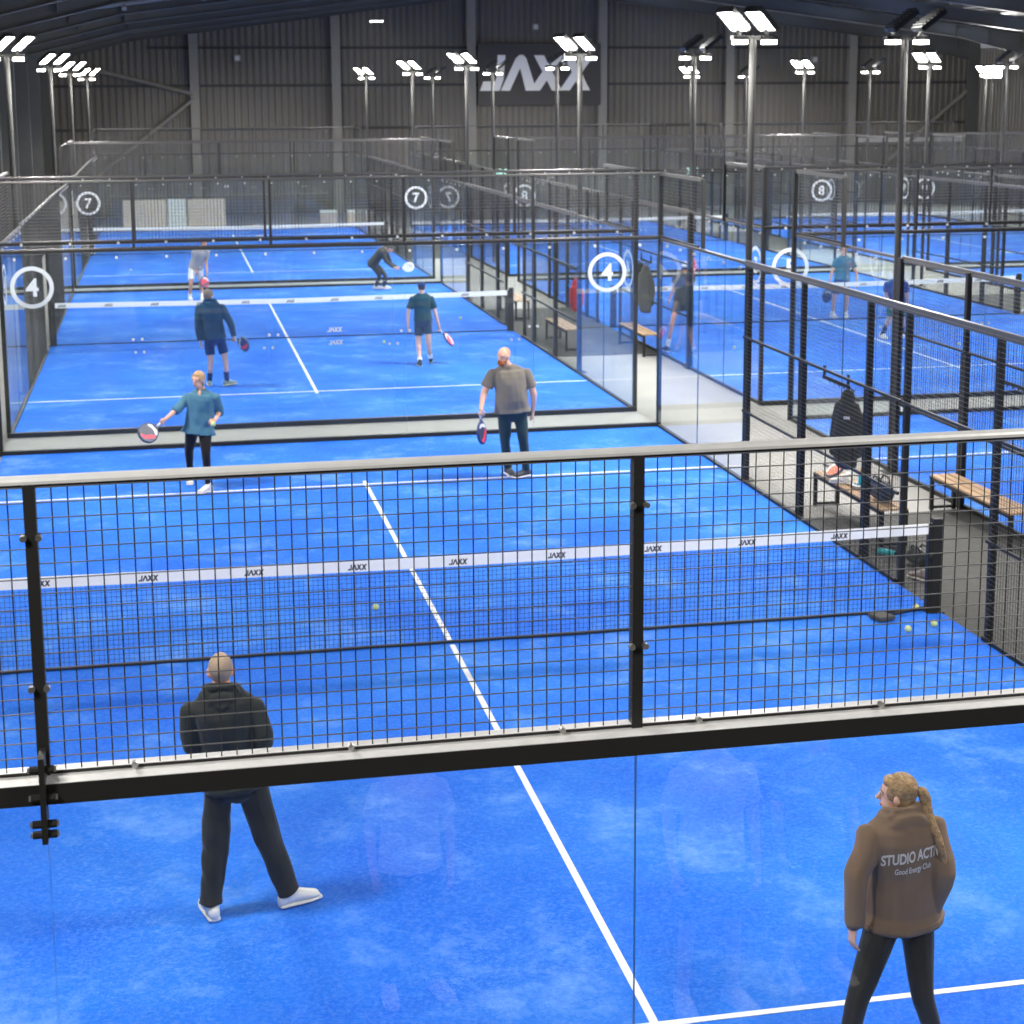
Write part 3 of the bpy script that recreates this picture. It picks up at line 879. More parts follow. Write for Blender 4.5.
def yawv(d): a = math.radians(d); return Vector((-math.sin(a), math.cos(a), 0))
def limb(mb, pts, rad, m, n=12, flat0=False, flat1=False):
    """rounded tapering tube through joints"""
    pts = [V(p) for p in pts]; rings = []
    P = []; Rr = []
    for i in range(len(pts)-1):
        for t in (0, .25, .5, .75): P.append(pts[i].lerp(pts[i+1], t)); Rr.append(rad[i]+(rad[i+1]-rad[i])*t)
    P.append(pts[-1]); Rr.append(rad[-1])
    Q = [P[0]] + [(P[i-1]+P[i]*2+P[i+1])/4 for i in range(1, len(P)-1)] + [P[-1]]
    ref = None
    for i, p in enumerate(Q):
        d = (Q[min(i+1, len(Q)-1)]-Q[max(i-1, 0)]).normalized()
        if ref is None: ref = Vector((0, 1, 0)) if abs(d.y) < .8 else Vector((1, 0, 0))
        x = d.cross(ref).normalized(); y = x.cross(d).normalized(); ref = y
        rings.append((p, x*Rr[i], y*Rr[i]))
    mb.loft(rings, m, n, flat0, flat1)

def spine_rings(J, spec, ease, belly=0.):
    """spec: list (t, halfwidth, halfdepth) in metres at height 1.8"""
    k = J['H']/1.8; g = J['girth']; N, P_ = V(J['N']), V(J['P']); f0, f1 = yawv(J['yaw']), yawv(J['shyaw'])
    ax = (N-P_); out = []
    for t, a, b, gd in spec:
        f = f0.lerp(f1, max(0, min(1, t))).normalized(); u = ax.normalized(); s = f.cross(Vector((0, 0, 1))).normalized(); s = (s - u*s.dot(u)).normalized(); fr = u.cross(s).normalized()
        wd = 1+(g-1)*gd
        c = P_ + ax*t + fr*(belly*math.exp(-((t-.35)/.3)**2))
        out.append((c, s*(a*k*wd+ease), fr*(b*k*(1+(g-1)*1.4*gd)+ease+belly*.8*math.exp(-((t-.35)/.3)**2))))
    return out
TORSO = [(-.16, .150, .105, 1), (0, .165, .118, 1), (.2, .158, .112, 1), (.4, .148, .105, 1), (.6, .160, .115, .8), (.76, .172, .115, .6), (.88, .165, .098, .4), (.96, .120, .075, .3)]

def hand_pieces(mb, wr, d, palm, side, m, k, curl=.5, thumb=1):
    """wr wrist, d direction of the hand, palm normal pointing out of the palm, side = thumb side"""
    d = d.normalized(); side = (side - d*side.dot(d)).normalized(); palm = d.cross(side).normalized() * (1 if d.cross(side).dot(palm) > 0 else -1)
    mb.loft([(wr, side*.026*k, palm*.020*k), (wr+d*.04*k, side*.038*k, palm*.016*k), (wr+d*.085*k, side*.040*k, palm*.013*k)], m, 10)
    for q, (o, L) in enumerate(((.033, .070), (.011, .080), (-.011, .074), (-.033, .058))):
        b = wr + d*.08*k + side*o*k; a = 0; pts = [b]; p = b.copy()
        for s in range(3):
            a += curl*.95; p = p + (d*math.cos(a)+palm*math.sin(a)).normalized()*(L*k/2.6*(1-.12*s)); p = p + side*o*.06*k; pts.append(p.copy())
        limb(mb, pts, [.0088*k, .0085*k, .0078*k, .0065*k], m, 8)
    b = wr + d*.025*k + side*.026*k
    p1 = b + (d*.7+side*.75+palm*.3).normalized()*.035*k; p2 = p1 + (d*.9+side*.15+palm*.45*(1+curl)).normalized()*.030*k; p3 = p2+(d*.9-side*.1+palm*.5*(1+curl)).normalized()*.024*k
    limb(mb, [b, p1, p2, p3], [.013*k, .0115*k, .010*k, .0078*k], m, 8)

def shoe_mesh(root, an, toe, m, solem, k=1., lift=0., name='shoe', tilt=0.):
    f = yawv(toe); s = Vector((f.y, -f.x, 0)); z0 = an.z-.085; b = Vector((an.x, an.y, z0))
    def ring(u, h, a, c): return (b + f*u*k + Vector((0, 0, h*k + u*tilt)), s*a*k, Vector((0, 0, c*k)))
    mb = MB()
    mb.loft([ring(-.055, .050, .034, .040), (ring(.0, .062, .038, .048)), ring(.06, .055, .043, .040), ring(.12, .042, .047, .030), ring(.17, .034, .043, .022)], m, 14)
    limb(mb, [b+Vector((0, 0, .055*k))-f*.01, b+Vector((0, 0, .105*k))-f*.008], [.042*k, .040*k], m)
    o = remesh(mb.build(name, root), .008, 2)
    mb = MB(); mb.loft([ring(-.06, .013, .036, .013), ring(.0, .013, .040, .013), ring(.06, .013, .046, .013), ring(.125, .013, .050, .013), ring(.19, .015, .040, .012)], solem, 14)
    c = mb.build('sole', o, smooth=True)
    mb = MB()
    for q in range(4):
        u = .035+q*.022; mb.tube([b+f*u*k+s*.028*k+Vector((0, 0, (.088-q*.008)*k)), b+f*(u+.003)*k+Vector((0, 0, (.098-q*.009)*k)), b+f*u*k-s*.028*k+Vector((0, 0, (.088-q*.008)*k))], .0035*k, solem, 5)
    mb.build('laces', o)
    return o

def build_person(J, label, skin, top, bottom, hair, shoes, near=False, hands=('relax', 'relax'), beard=False, bare_shin=False, socks=None, group=None):
    k = J['H']/1.8; vox = .0075 if near else .0105
    base = J['base']; root = empty('person', (base[0], base[1], .02), 0, label, 'person', group)
    g = {n: V(J[n]) - Vector((0, 0, .02*0)) for n in ('N', 'P', 'head', 'shL', 'shR', 'elL', 'elR', 'wrL', 'wrR', 'hiL', 'hiR', 'knL', 'knR', 'anL', 'anR')}
    f1 = yawv(J['shyaw']); hf = yawv(J['headyaw']); hs = hf.cross(Vector((0, 0, 1))); up = Vector((0, 0, 1))
    if J.get('nod'): a = math.radians(J['nod']); up2 = (up*math.cos(a)+hf*math.sin(a)); hf = (hf*math.cos(a)-up*math.sin(a)); up = up2
    H = g['head']; N = g['N']
    # --- body
    mb = MB()
    rings = spine_rings(J, [q for q in TORSO if q[0] < .9]+[(.93, .10, .07, .3)], -.014, .0 if not J.get('belly') else J['belly']); mb.loft(rings, skin, 18)
    limb(mb, [N-Vector((0, 0, .03)), H-up*.06-hf*.02], [.062*k, .055*k], skin)
    if top.get('collar'): mb.ell(N+f1*.105*k-Vector((0, 0, .045*k)), f1.cross(up)*.030*k, f1*.022*k, Vector((0, 0, .075*k)), skin, 10, 8)
    mb.ell(H+up*.022*k-hf*.006*k, hs*.076*k, hf*.094*k, up*.098*k, skin, 18, 12)
    mb.ell(H-up*.052*k+hf*.024*k, hs*.054*k, hf*.062*k, up*.062*k, skin, 14, 10)
    mb.ell(H-up*.082*k+hf*.058*k, hs*.026*k, hf*.024*k, up*.020*k, skin)
    limb(mb, [H+up*.012*k+hf*.086*k, H-up*.030*k+hf*.108*k], [.008*k, .015*k], skin, 8)
    mb.ell(H-up*.062*k+hf*.083*k, hs*.024*k, hf*.010*k, up*.010*k, skin, 10, 6)
    for s in (-1, 1):
        mb.ell(H+hs*s*.078*k-up*.008*k-hf*.008*k, hs*.010*k, hf*.020*k+hs*s*.006*k, up*.032*k, skin, 10, 8)
        mb.ell(H+hs*s*.033*k+up*.024*k+hf*.080*k, hs*.024*k, hf*.010*k, up*.008*k, skin, 8, 6)
    ga = 1+(J['girth']-1)*.7
    for S, hd in (('L', hands[0]), ('R', hands[1])):
        sh, el, wr = g['sh'+S], g['el'+S], g['wr'+S]
        limb(mb, [sh-Vector((0, 0, .055)), el, wr], [.046*k*ga, .039*k*ga, .027*k], skin)
        d = (wr-el).normalized(); sgn = -1 if S == 'L' else 1
        side = f1 if abs(d.z) > .6 else Vector((0, 0, 1))
        palm = (f1.cross(Vector((0, 0, 1)))*-sgn) if abs(d.z) > .6 else (f1.cross(Vector((0, 0, 1)))*-sgn)
        hand_pieces(mb, wr, d, palm, side, skin, k*(1.0 if near else 1.08), {'relax': .38, 'grip': .95, 'hold': .7}[hd])
        hi, kn, an = g['hi'+S], g['kn'+S], g['an'+S]
        limb(mb, [hi, kn, an], [.084*k*ga, .052*k, .034*k], skin)
        cal = kn.lerp(an, .3)-yawv(J['yaw'])*.015; mb.ell(cal, Vector((.046*k, 0, 0)), Vector((0, .048*k, 0)), Vector((0, 0, .10*k)), skin, 10, 8)
    body = remesh(mb.build('body', root), vox, 2)
    # --- face
    for s in (-1, 1):
        e = MB(); c = H+hs*s*.031*k+up*.008*k+hf*.083*k; e.ell(c, hs*.012*k, hf*.006*k, up*.0055*k, M_EYE, 10, 6); eo = e.build('eye', body, smooth=True)
        e = MB(); e.ell(c+hf*.0055*k, hs*.006*k, hf*.003*k, up*.006*k, M_IRIS, 8, 5); e.build('iris', eo, smooth=True)
        e = MB(); e.tube([c+up*.020*k-hs*s*.014*k+hf*.005*k, c+up*.024*k+hf*.005*k, c+up*.018*k+hs*s*.017*k-hf*.004*k], .0045*k, hair['mat'], 6); e.build('eyebrow', body)
    e = MB(); c = H-up*.062*k+hf*.090*k; e.tube([c-hs*.022*k-hf*.006*k, c+hf*.003*k, c+hs*.022*k-hf*.006*k], .0055*k, M_LIP, 6); e.build('mouth', body)
    # --- hair
    hk = hair['kind']; hm = hair['mat']
    if hk in ('buzz', 'short', 'long', 'bun'):
        mb = MB(); t = {'buzz': .003, 'short': .012, 'long': .014, 'bun': .012}[hk]
        mb.ell(H+up*.036*k-hf*.028*k, hs*(.074*k+t), hf*(.080*k+t), up*(.086*k+t), hm, 20, 14)
        if hk != 'buzz': mb.ell(H-up*.01*k-hf*.040*k, hs*(.066*k+t), hf*(.055*k+t), up*.075*k, hm, 16, 10)
        else: mb.ell(H-up*.005*k-hf*.036*k, hs*(.064*k), hf*(.055*k+t), up*.06*k, hm, 16, 10)
        if hk != 'buzz':
            mb.ell(H+up*.078*k+hf*.030*k, hs*.066*k, hf*.054*k, up*.034*k, hm, 16, 8)
            for s in (-1, 1): mb.ell(H+up*.03*k+hs*s*.066*k+hf*.020*k, hs*.016*k, hf*.040*k, up*.050*k, hm, 10, 8)
        if hk == 'long':
            for s in (-1, 1): limb(mb, [H+hs*s*.060*k+up*.045*k-hf*.01*k, H+hs*s*.078*k-up*.03*k-hf*.022*k, H+hs*s*.060*k-up*.12*k-hf*.02*k], [.022*k, .018*k, .013*k], hm, 8)
            limb(mb, [H-hf*.06*k, H-up*.14*k-hf*.05*k], [.05*k, .035*k], hm, 10)
        remesh(mb.build('hair', body), .007, 2, .0025 if hk != 'buzz' else 0, 30)
        if hk == 'pony' or hair.get('pony'):
            mb = MB(); b0 = H+up*.035*k-hf*.105*k
            pts = [b0, b0-hf*.035*k+up*.0*k, b0-hf*.060*k-up*.07*k] + [V(q) for q in hair['pony']]
            limb(mb, pts, [.020*k, .032*k, .034*k, .032*k, .026*k, .018*k, .007*k][:len(pts)], hm, 12)
            remesh(mb.build('ponytail', body), .006, 1, .004, 28)
            mb = MB(); n = 14; mb.tube([b0-hf*.012*k+(hs*math.cos(2*PI*a/n)+up*math.sin(2*PI*a/n))*.021*k for a in range(n+1)], .006*k, M_BLACK, 6); mb.build('hair_tie', body, smooth=True)
    if hk == 'cap':
        mb = MB(); mb.ell(H-up*.008*k-hf*.030*k, hs*.076*k, hf*.068*k, up*.062*k, hm, 16, 10); remesh(mb.build('hair', body), .008, 1)
        mb = MB(); mb.ell(H+up*.040*k-hf*.008*k, hs*.086*k, hf*.104*k, up*.078*k, hair['cap'], 20, 12); c = remesh(mb.build('cap', root), .008, 2)
        mb = MB(); mb.loft([(H+up*.038*k+hf*(u)*k*hair.get('peak', 1), hs*a*k, up*.006*k) for u, a in ((.07, .070), (.12, .066), (.165, .045))], hair['cap'], 14); mb.build('peak', c, smooth=True)
    if beard:
        mb = MB(); mb.ell(H-up*.082*k+hf*.052*k, hs*.052*k, hf*.050*k, up*.044*k, beard, 14, 10); mb.ell(H-up*.062*k+hf*.022*k, hs*.066*k, hf*.050*k, up*.036*k, beard, 14, 10)
        mb.tube([H-up*.048*k+hf*.094*k-hs*.024*k, H-up*.045*k+hf*.104*k, H-up*.048*k+hf*.094*k+hs*.024*k], .009*k, beard, 6)
        remesh(mb.build('beard', body), .006, 1, .002, 40)
    # --- legs clothing
    bk = bottom['kind']; bm = bottom['mat']; yv = yawv(J['yaw'])
    mb = MB(); mb.loft(spine_rings(J, [(-.16, .140, .105, 1), (0, .168, .122, 1), (.17, .160, .118, 1)], bottom.get('ease', .01), J.get('belly', 0)*.6), bm, 18)
    for S in 'LR':
        hi, kn, an = g['hi'+S], g['kn'+S], g['an'+S]
        if bk == 'shorts':
            e = hi.lerp(kn, bottom.get('len', .82)); limb(mb, [hi, e], [.092*k*ga, .088*k], bm, 14, False, True)
        elif bk == 'leggings':
            limb(mb, [hi, kn, kn.lerp(an, .28)-yv*.012, an.lerp(kn, .05)], [.101*k*ga, .062*k*ga, .060*k, .040*k], bm)
        else:
            w = bottom.get('w', 1.)
            limb(mb, [hi, kn, an.lerp(kn, .14), an.lerp(kn, .04)], [.095*k*ga, .074*k*w, .062*k*w, .066*k*w], bm, 14, False, True)
    t = remesh(mb.build({'shorts': 'shorts', 'leggings': 'leggings'}.get(bk, 'trousers'), root), .009 if near else .011, 3, bottom.get('fold', .006), bottom.get('fs', 9), 3)
    if bottom.get('band'):
        mb = MB(); rg = spine_rings(J, [(.13, .168, .126, 1), (.19, .166, .124, 1)], bottom.get('ease', .01)+.003); mb.loft(rg, bottom['band'], 18); mb.build('waistband', t, smooth=True)
    # --- top
    tk = top['kind']; tm = top['mat']; e = top.get('ease', .02); hem = top.get('hem', -.1)
    mb = MB(); sp = [(hem, .172+top.get('flare', 0), .122+top.get('flare', 0)*.7, 1)] + [q for q in TORSO if hem+.08 < q[0] < .95] + ([TORSO[-1]] if tk == 'hoodie' else [(.925, .115, .075, .3)])
    rg = spine_rings(J, sp, e, J.get('belly', 0)); mb.loft(rg, tm, 20, True, False)
    sl = top.get('sleeve', 'long'); sw = top.get('sw', 1.)
    for S in 'LR':
        sh, el, wr = g['sh'+S], g['el'+S], g['wr'+S]
        sh = sh-Vector((0, 0, .042*k)); mb.ell(sh+(N-sh)*.38, (sh-N)*.56, f1*.078*k, Vector((0, 0, .060*k)), tm, 14, 8)
        if sl == 'long': limb(mb, [sh, el, wr+(wr-el).normalized()*-.01], [.062*k*sw*ga, .055*k*sw*ga, .044*k*sw], tm, 14, False, True)
        elif sl == 'mid': limb(mb, [sh, el, el.lerp(wr, .25)], [.062*k*sw*ga, .058*k*sw*ga, .055*k*sw], tm, 14, False, True)
        else: limb(mb, [sh, sh.lerp(el, top.get('sl', .68))], [.062*k*sw*ga, .066*k*sw*ga], tm, 14, False, True)
    if tk == 'hoodie':
        s1 = f1.cross(Vector((0, 0, 1)))
        c = N + Vector((0, 0, .015))
        ring = [c + (s1*math.cos(a)*.098 + f1*(math.sin(a)*.078+.0))*k + Vector((0, 0, (.015+.022*-math.sin(a))*k)) for a in [2*PI*q/16 for q in range(17)]]
        mb.tube(ring, .026*k, tm, 10)
        hb = top.get('hood', 1.)
        mb.ell(N-f1*.078*k-Vector((0, 0, .055*k)), s1*.108*k*hb, f1*.050*k, Vector((0, 0, .085*k*hb))-f1*.02*k, tm, 16, 10)
        limb(mb, [N-f1*.06*k+s1*.10*k+Vector((0, 0, .02*k)), N-f1*.125*k-Vector((0, 0, .085*k)), N-f1*.06*k-s1*.10*k+Vector((0, 0, .02*k))], [.024*k, .030*k, .024*k], tm)
    tp = remesh(mb.build({'hoodie': 'hoodie', 'tee': 't_shirt', 'shirt': 'shirt'}[tk], root), .008 if near else .0105, 2, top.get('fold', .007), top.get('fs', 8), 1)
    if top.get('band'):
        q0, q1 = rg[0], rg[1]; mb = MB(); kk = 1.0
        mb.loft([(q0[0]-Vector((0, 0, .015)), q0[1]*.97, q0[2]*.97), (q0[0]+Vector((0, 0, .035)), q0[1]*1.0, q0[2]*1.0)], top['band'], 20, True, True)
        remesh(mb.build('hem_band', tp), .010, 2, .002, 14)
        for S in 'LR':
            el, wr = g['el'+S], g['wr'+S]; d = (wr-el).normalized(); mb = MB(); limb(mb, [wr-d*.055, wr-d*.005], [.041*k*sw, .035*k*sw], top['band']); mb.build('cuff', tp, smooth=True)
    if top.get('collar'):
        s1 = f1.cross(Vector((0, 0, 1))); c = N+Vector((0, 0, .025*k))
        for s in (-1, 1):
            mb = MB(); mb.tube([c-f1*.06*k, c+s1*s*.062*k, c+f1*.055*k+s1*s*.03*k-Vector((0, 0, .02)), c+f1*.085*k+s1*s*.012*k-Vector((0, 0, .075))], .013*k, tm, 8); mb.build('collar', tp, smooth=True)
    for S in 'LR':
        an = g['an'+S]; kn = g['kn'+S]
        if socks:
            mb = MB(); limb(mb, [an-Vector((0, 0, .02)), an.lerp(kn, socks[1])], [.044*k, .050*k], socks[0]); mb.build('sock', root, smooth=True)
        shoe_mesh(root, an, J['toe'][0 if S == 'L' else 1], shoes[0], shoes[1], k*1.12, tilt=0)
    return root, body, tp, g

M_EYE = mat('eye_white', (.62, .56, .52), .4); M_IRIS = mat('dark_iris', (.04, .03, .02), .2); M_LIP = mat('lip', (.45, .14, .11), .5); M_BLACK = mat('black_rubber', (.02, .02, .02), .6)
SK = mat('warm_skin', (.72, .36, .23), .55, var=.08, vscale=10); SK2 = mat('pale_skin', (.78, .45, .32), .55, var=.08, vscale=10); SK3 = mat('tanned_skin', (.62, .30, .18), .55, var=.08, vscale=10)

R_WH = mat('white_racket_paint', (.8, .8, .78), .4)
# padel racket: local +x from grip to tip, flat in the x-z plane
def racket(root_loc, direction, normal, label, face, edge, gripm, accent, name='padel_racket'):
    r = empty(name, root_loc, 0, label, 'racket', 'padel rackets')
    d = V(direction).normalized(); n = V(normal); n = (n-d*n.dot(d)).normalized(); s = d.cross(n)
    r.rotation_euler = Matrix((d, n, s)).transposed().to_euler()
    ol = []
    for q in range(36):
        a = 2*PI*q/36; rx = .135 if math.cos(a) > 0 else .150; ol.append((.305+rx*math.cos(a), .125*math.sin(a)*(1-.10*(1-math.cos(a))/2)))
    mb = MB(); mb.prism([(.305+(x-.305)*.97, z*.97) for x, z in ol], -.017, .017, face, 'y'); fo = mb.build('hitting_face', r)
    mb = MB(); mb.tube([(x, 0, z) for x, z in ol]+[(ol[0][0], 0, ol[0][1])], .019, edge, 8); mb.build('frame', r, smooth=True)
    mb = MB()
    for u in range(-3, 4):
        for w in range(-3, 4):
            if u*u+w*w < 11:
                for s_ in (-1, 1): mb.tube([(.315+u*.027, s_*.0165, w*.027), (.315+u*.027, s_*.0178, w*.027)], .006, M_BLACK, 8)
    mb.build('hole_pattern', fo)
    mb = MB()
    for s_ in (-1, 1):
        mb.prism([(.25, -.10), (.29, -.105), (.42, -.03), (.425, .03), (.40, .055), (.37, .0), (.26, -.06)], s_*.0172, s_*.0182, accent, 'y')
        mb.prism([(.178, -.05), (.178, .05), (.215, .095), (.245, .085), (.215, 0), (.245, -.085), (.215, -.095)], s_*.0172, s_*.0180, R_WH, 'y')
    mb.build('painted_chevron', fo)
    for s_ in (-1, 1): mb = MB(); mb.tube([(.12, 0, s_*.012), (.155, 0, s_*.035), (.185, 0, s_*.062)], .012, edge, 8); mb.build('bridge', r, smooth=True)
    mb = MB(); mb.tube([(-.005, 0, 0), (.0, 0, 0), (.125, 0, 0)], [.014, .016, .015], gripm, 10); gr = mb.build('grip', r, smooth=True)
    mb = MB(); mb.tube([(-.012, 0, 0), (-.002, 0, 0)], .019, M_BLACK, 10); mb.build('butt_cap', gr)
    return r
R_DK = mat('dark_racket_face', (.06, .08, .13), .35); R_PINK = mat('coral_racket_paint', (.90, .06, .12), .4)
R_NAVY = mat('navy_racket_face', (.03, .05, .18), .35)
def held(g, S, base, d, normal, label, face, edge, grip, accent, back=.06):
    """a racket whose grip passes through the fist beyond the wrist"""
    wr, el = g['wr'+S], g['el'+S]; h = wr+(wr-el).normalized()*.075; d = V(d).normalized()
    p = h - d*back + Vector((base[0], base[1], .02))
    return racket(p, d, normal, label, face, edge, grip, accent)

blk = fabric('black_hoodie_fabric', (.022, .027, .027), .7); pants = fabric('black_trouser_fabric', (.022, .024, .024), .7)
PD = PEOPLE
for q in PD.values(): pass
A = PD['A']; A['head'] = (A['head'][0], A['head'][1], A['head'][2]-.012)
for n_ in ('shL', 'shR'): A[n_] = (A[n_][0], A[n_][1], A[n_][2]-.015)
root, body, tp, g = build_person(A, 'person with shaved head in black hoodie and trousers, seen from behind, near left', SK,
    dict(kind='hoodie', mat=blk, ease=.034, hem=-.12, sleeve='long', sw=1.22, fold=.011, band=blk, hood=.95), dict(kind='trousers', mat=pants, w=1.18, ease=.014, fold=.011, fs=11),
    dict(kind='buzz', mat=mat('cropped_light_brown_hair', (.36, .27, .19), .8, bump=.4, bscale=300)), (mat('white_trainer_leather', (.80, .79, .76), .5), mat('white_rubber_sole', (.74, .73, .70), .6)), near=True, hands=('hold', 'grip'))
br = fabric('brown_sweatshirt_fabric', (.215, .140, .092), .5); leg = fabric('black_stretch_leggings', (.018, .018, .018), .25, rough=.6)
B = PD['B']
for n_, dz in (('N', -.03), ('head', -.04), ('shL', -.045), ('shR', -.035)): B[n_] = (B[n_][0], B[n_][1], B[n_][2]+dz)
rootB, bodyB, tpB, gB = build_person(B, 'person in brown hooded sweatshirt and black leggings with a blonde ponytail, near right', SK2,
    dict(kind='hoodie', mat=br, ease=.036, hem=-.14, flare=.030, sleeve='long', sw=1.22, fold=.017, fs=6.5, band=br, hood=1.2), dict(kind='leggings', mat=leg, ease=.006, fold=.002),
    dict(kind='bun', mat=mat('blonde_streaked_hair', (.36, .22, .10), .45, bump=.8, bscale=60, var=.75, vscale=30), pony=[(.165, -.07, 1.41), (.205, -.13, 1.30), (.235, -.14, 1.19), (.245, -.12, 1.09)]), (mat('dark_trainer_fabric', (.05, .05, .05), .6), mat('white_rubber_sole', (.74, .73, .70), .6)), near=True, hands=('relax', 'grip'))
# lettering laid onto the back of the sweatshirt
def on_back(tp, txt, size, cx, cz, arch, off, m, name='printed_lettering', slope=0.):
    me = text_mesh(txt, size, 0, m, off)
    bm = bmesh.new(); bm.from_mesh(me); bmesh.ops.triangulate(bm, faces=bm.faces); 
    for _ in range(2): bmesh.ops.subdivide_edges(bm, edges=[e for e in bm.edges if e.calc_length() > .012], cuts=1, use_grid_fill=False); bmesh.ops.triangulate(bm, faces=bm.faces)
    src = tp.data; tree = BVHTree.FromPolygons([v.co.copy() for v in src.vertices], [tuple(p.vertices) for p in src.polygons])
    for v in bm.verts:
        x = v.co.x*.585; z = cz + v.co.y - arch*x*x + slope*x
        hit = tree.ray_cast(Vector((cx+x, -1.5, z)), Vector((0, 1, 0)))[0]
        v.co = Vector((cx+x, (hit.y if hit else 0)-.0025, z))
    bm.to_mesh(me); bm.free(); me.name = name
    o = bpy.data.objects.new(name, me); COL.objects.link(o); o.parent = tp
    return o
PRT = mat('cream_screen_print', (.72, .66, .58), .7)
on_back(tpB, 'STUDIO ACTIVE', .082, .066, 1.240, .35, .0026, PRT, slope=.13)
on_back(tpB, 'Good Energy Club', .046, .062, 1.166, .25, .0010, PRT, slope=.13)

teal = fabric('teal_blue_shirt_fabric', (.070, .19, .27), .6); blackl = fabric('black_leggings_fabric', (.012, .012, .014), .3)
wht = (mat('white_trainer_leather2', (.82, .80, .75), .5), mat('cream_rubber_sole', (.78, .76, .70), .6))
C = PD['C']; C['headyaw'] = 142
root, body, tp, gC = build_person(C, 'person in teal collared shirt and black leggings swinging a racket beyond the near net', SK2,
    dict(kind='shirt', mat=teal, ease=.030, hem=-.24, flare=.035, sleeve='mid', sw=1.1, fold=.010, fs=10, collar=True), dict(kind='leggings', mat=blackl, ease=.004, fold=.002),
    dict(kind='long', mat=mat('honey_blonde_hair', (.50, .32, .15), .5, bump=.6, bscale=60, var=.4, vscale=20)), wht, hands=('hold', 'grip'))
held(gC, 'R', C['base'], (-.62, -.68, -.34), (.48, -.70, .5), 'dark padel racket with coral chevron held out by the person in teal', R_DK, R_DK, R_WH, R_PINK, .03)
BALL = mat('yellow_felt_ball', (.72, .80, .30), .9, bump=.5, bscale=200)
SEAM = mat('white_ball_seam', (.8, .8, .75), .7)
def ball(x, y, z, label):
    mb = MB(); mb.ell((0, 0, 0), (.033, 0, 0), (0, .033, 0), (0, 0, .033), BALL, 18, 12); o = mb.build('padel_ball', None, (x, y, z), smooth=True)
    tag(o, label, 'ball', 'padel balls')
    mb = MB(); pts = []
    for q in range(33):
        t = 2*PI*q/32; v = Vector((math.cos(t)+.3*math.cos(3*t), math.sin(t)-.3*math.sin(3*t), .9*math.sin(2*t))).normalized()*.0325; pts.append(v)
    mb.tube(pts, .0014, SEAM, 5); mb.build('seam', o, smooth=True)
w = gC['wrL']; d = (w-gC['elL']).normalized(); bp = w+d*.085+Vector((C['base'][0], C['base'][1], .02))+Vector((0, -.035, 0)); ball(bp.x, bp.y, bp.z, 'yellow ball in the hand of the person in teal')

D = PD['D']; D['belly'] = .032; D['headyaw'] = 132
grey = fabric('washed_grey_cotton', (.20, .18, .15), .5)
root, body, tp, gD = build_person(D, 'bearded person in grey t-shirt and dark trousers standing beyond the near net, looking left', SK2,
    dict(kind='tee', mat=grey, ease=.022, hem=-.10, flare=.01, sleeve='short', sl=.72, sw=1.08, fold=.009), dict(kind='trousers', mat=fabric('dark_green_grey_joggers', (.022, .048, .060), .6), w=.92, ease=.012, fold=.008),
    dict(kind='buzz', mat=mat('sandy_cropped_hair', (.55, .33, .19), .8, bump=.3, bscale=300)), (mat('charcoal_trainer_mesh', (.07, .075, .08), .7), mat('white_rubber_sole2', (.78, .77, .74), .6)), hands=('relax', 'grip'), beard=mat('ginger_beard', (.42, .13, .04), .9, bump=.6, bscale=200))
held(gD, 'R', D['base'], (.05, -.16, -1), (.80, -.58, 0), 'dark racket with coral stripe hanging from the hand of the bearded person', R_DK, R_NAVY, R_WH, R_PINK, .03)

navy = fabric('navy_fleece', (.010, .050, .095), .5); navys = fabric('navy_shorts_fabric', (.008, .035, .13), .4)
gsh = (mat('grey_yellow_trainer', (.25, .32, .28), .6), mat('pale_yellow_sole', (.70, .68, .40), .6))
root, body, tp, gE = build_person(PD['E'], 'person in navy hooded top and navy shorts on court 4, seen from behind', SK2,
    dict(kind='hoodie', mat=navy, ease=.030, hem=-.13, sleeve='long', sw=1.15, fold=.008, hood=.8), dict(kind='shorts', mat=navys, ease=.014, len=.72, fold=.006),
    dict(kind='short', mat=mat('greying_brown_hair', (.20, .15, .12), .8, bump=.4, bscale=90)), gsh, socks=(navys, .42), hands=('relax', 'grip'))
held(gE, 'R', PD['E']['base'], (.50, -.75, -.20), (.85, .50, .1), 'navy racket with coral centre held by the person in navy shorts', R_NAVY, R_DK, R_WH, R_PINK, .03)
root, body, tp, gF = build_person(PD['F'], 'person in dark teal t-shirt, shorts and navy cap on court 4, seen from behind', SK2,
    dict(kind='tee', mat=fabric('dark_teal_sports_fabric', (.012, .060, .085), .4), ease=.026, hem=-.10, sleeve='short', sl=.7, sw=1.12, fold=.007), dict(kind='shorts', mat=fabric('dark_slate_shorts', (.018, .055, .11), .4), ease=.014, len=.62, fold=.006),
    dict(kind='cap', mat=mat('dark_brown_hair', (.05, .035, .03), .8), cap=fabric('navy_cap_fabric', (.012, .04, .13), .3)), (mat('black_trainer', (.03, .035, .04), .6), mat('pale_green_sole', (.45, .6, .45), .6)), socks=(M['white'], .22), hands=('relax', 'grip'))
held(gF, 'R', PD['F']['base'], (.62, .1, -.72), (.75, -.45, .65), 'white and coral racket held by the person in the navy cap', R_PINK, R_NAVY, R_WH, R_WH, .03)
root, body, tp, gG = build_person(PD['G'], 'person in grey t-shirt and white shorts on court 4 beyond its net, leaning forward', SK3,
    dict(kind='tee', mat=fabric('pale_grey_sports_fabric', (.36, .35, .34), .4), ease=.026, hem=-.08, sleeve='short', fold=.007), dict(kind='shorts', mat=fabric('white_shorts_fabric', (.70, .72, .74), .4), ease=.016, len=.75, fold=.006),
    dict(kind='short', mat=mat('brown_hair', (.12, .07, .05), .8)), wht, socks=(M['white'], .2), hands=('relax', 'grip'))
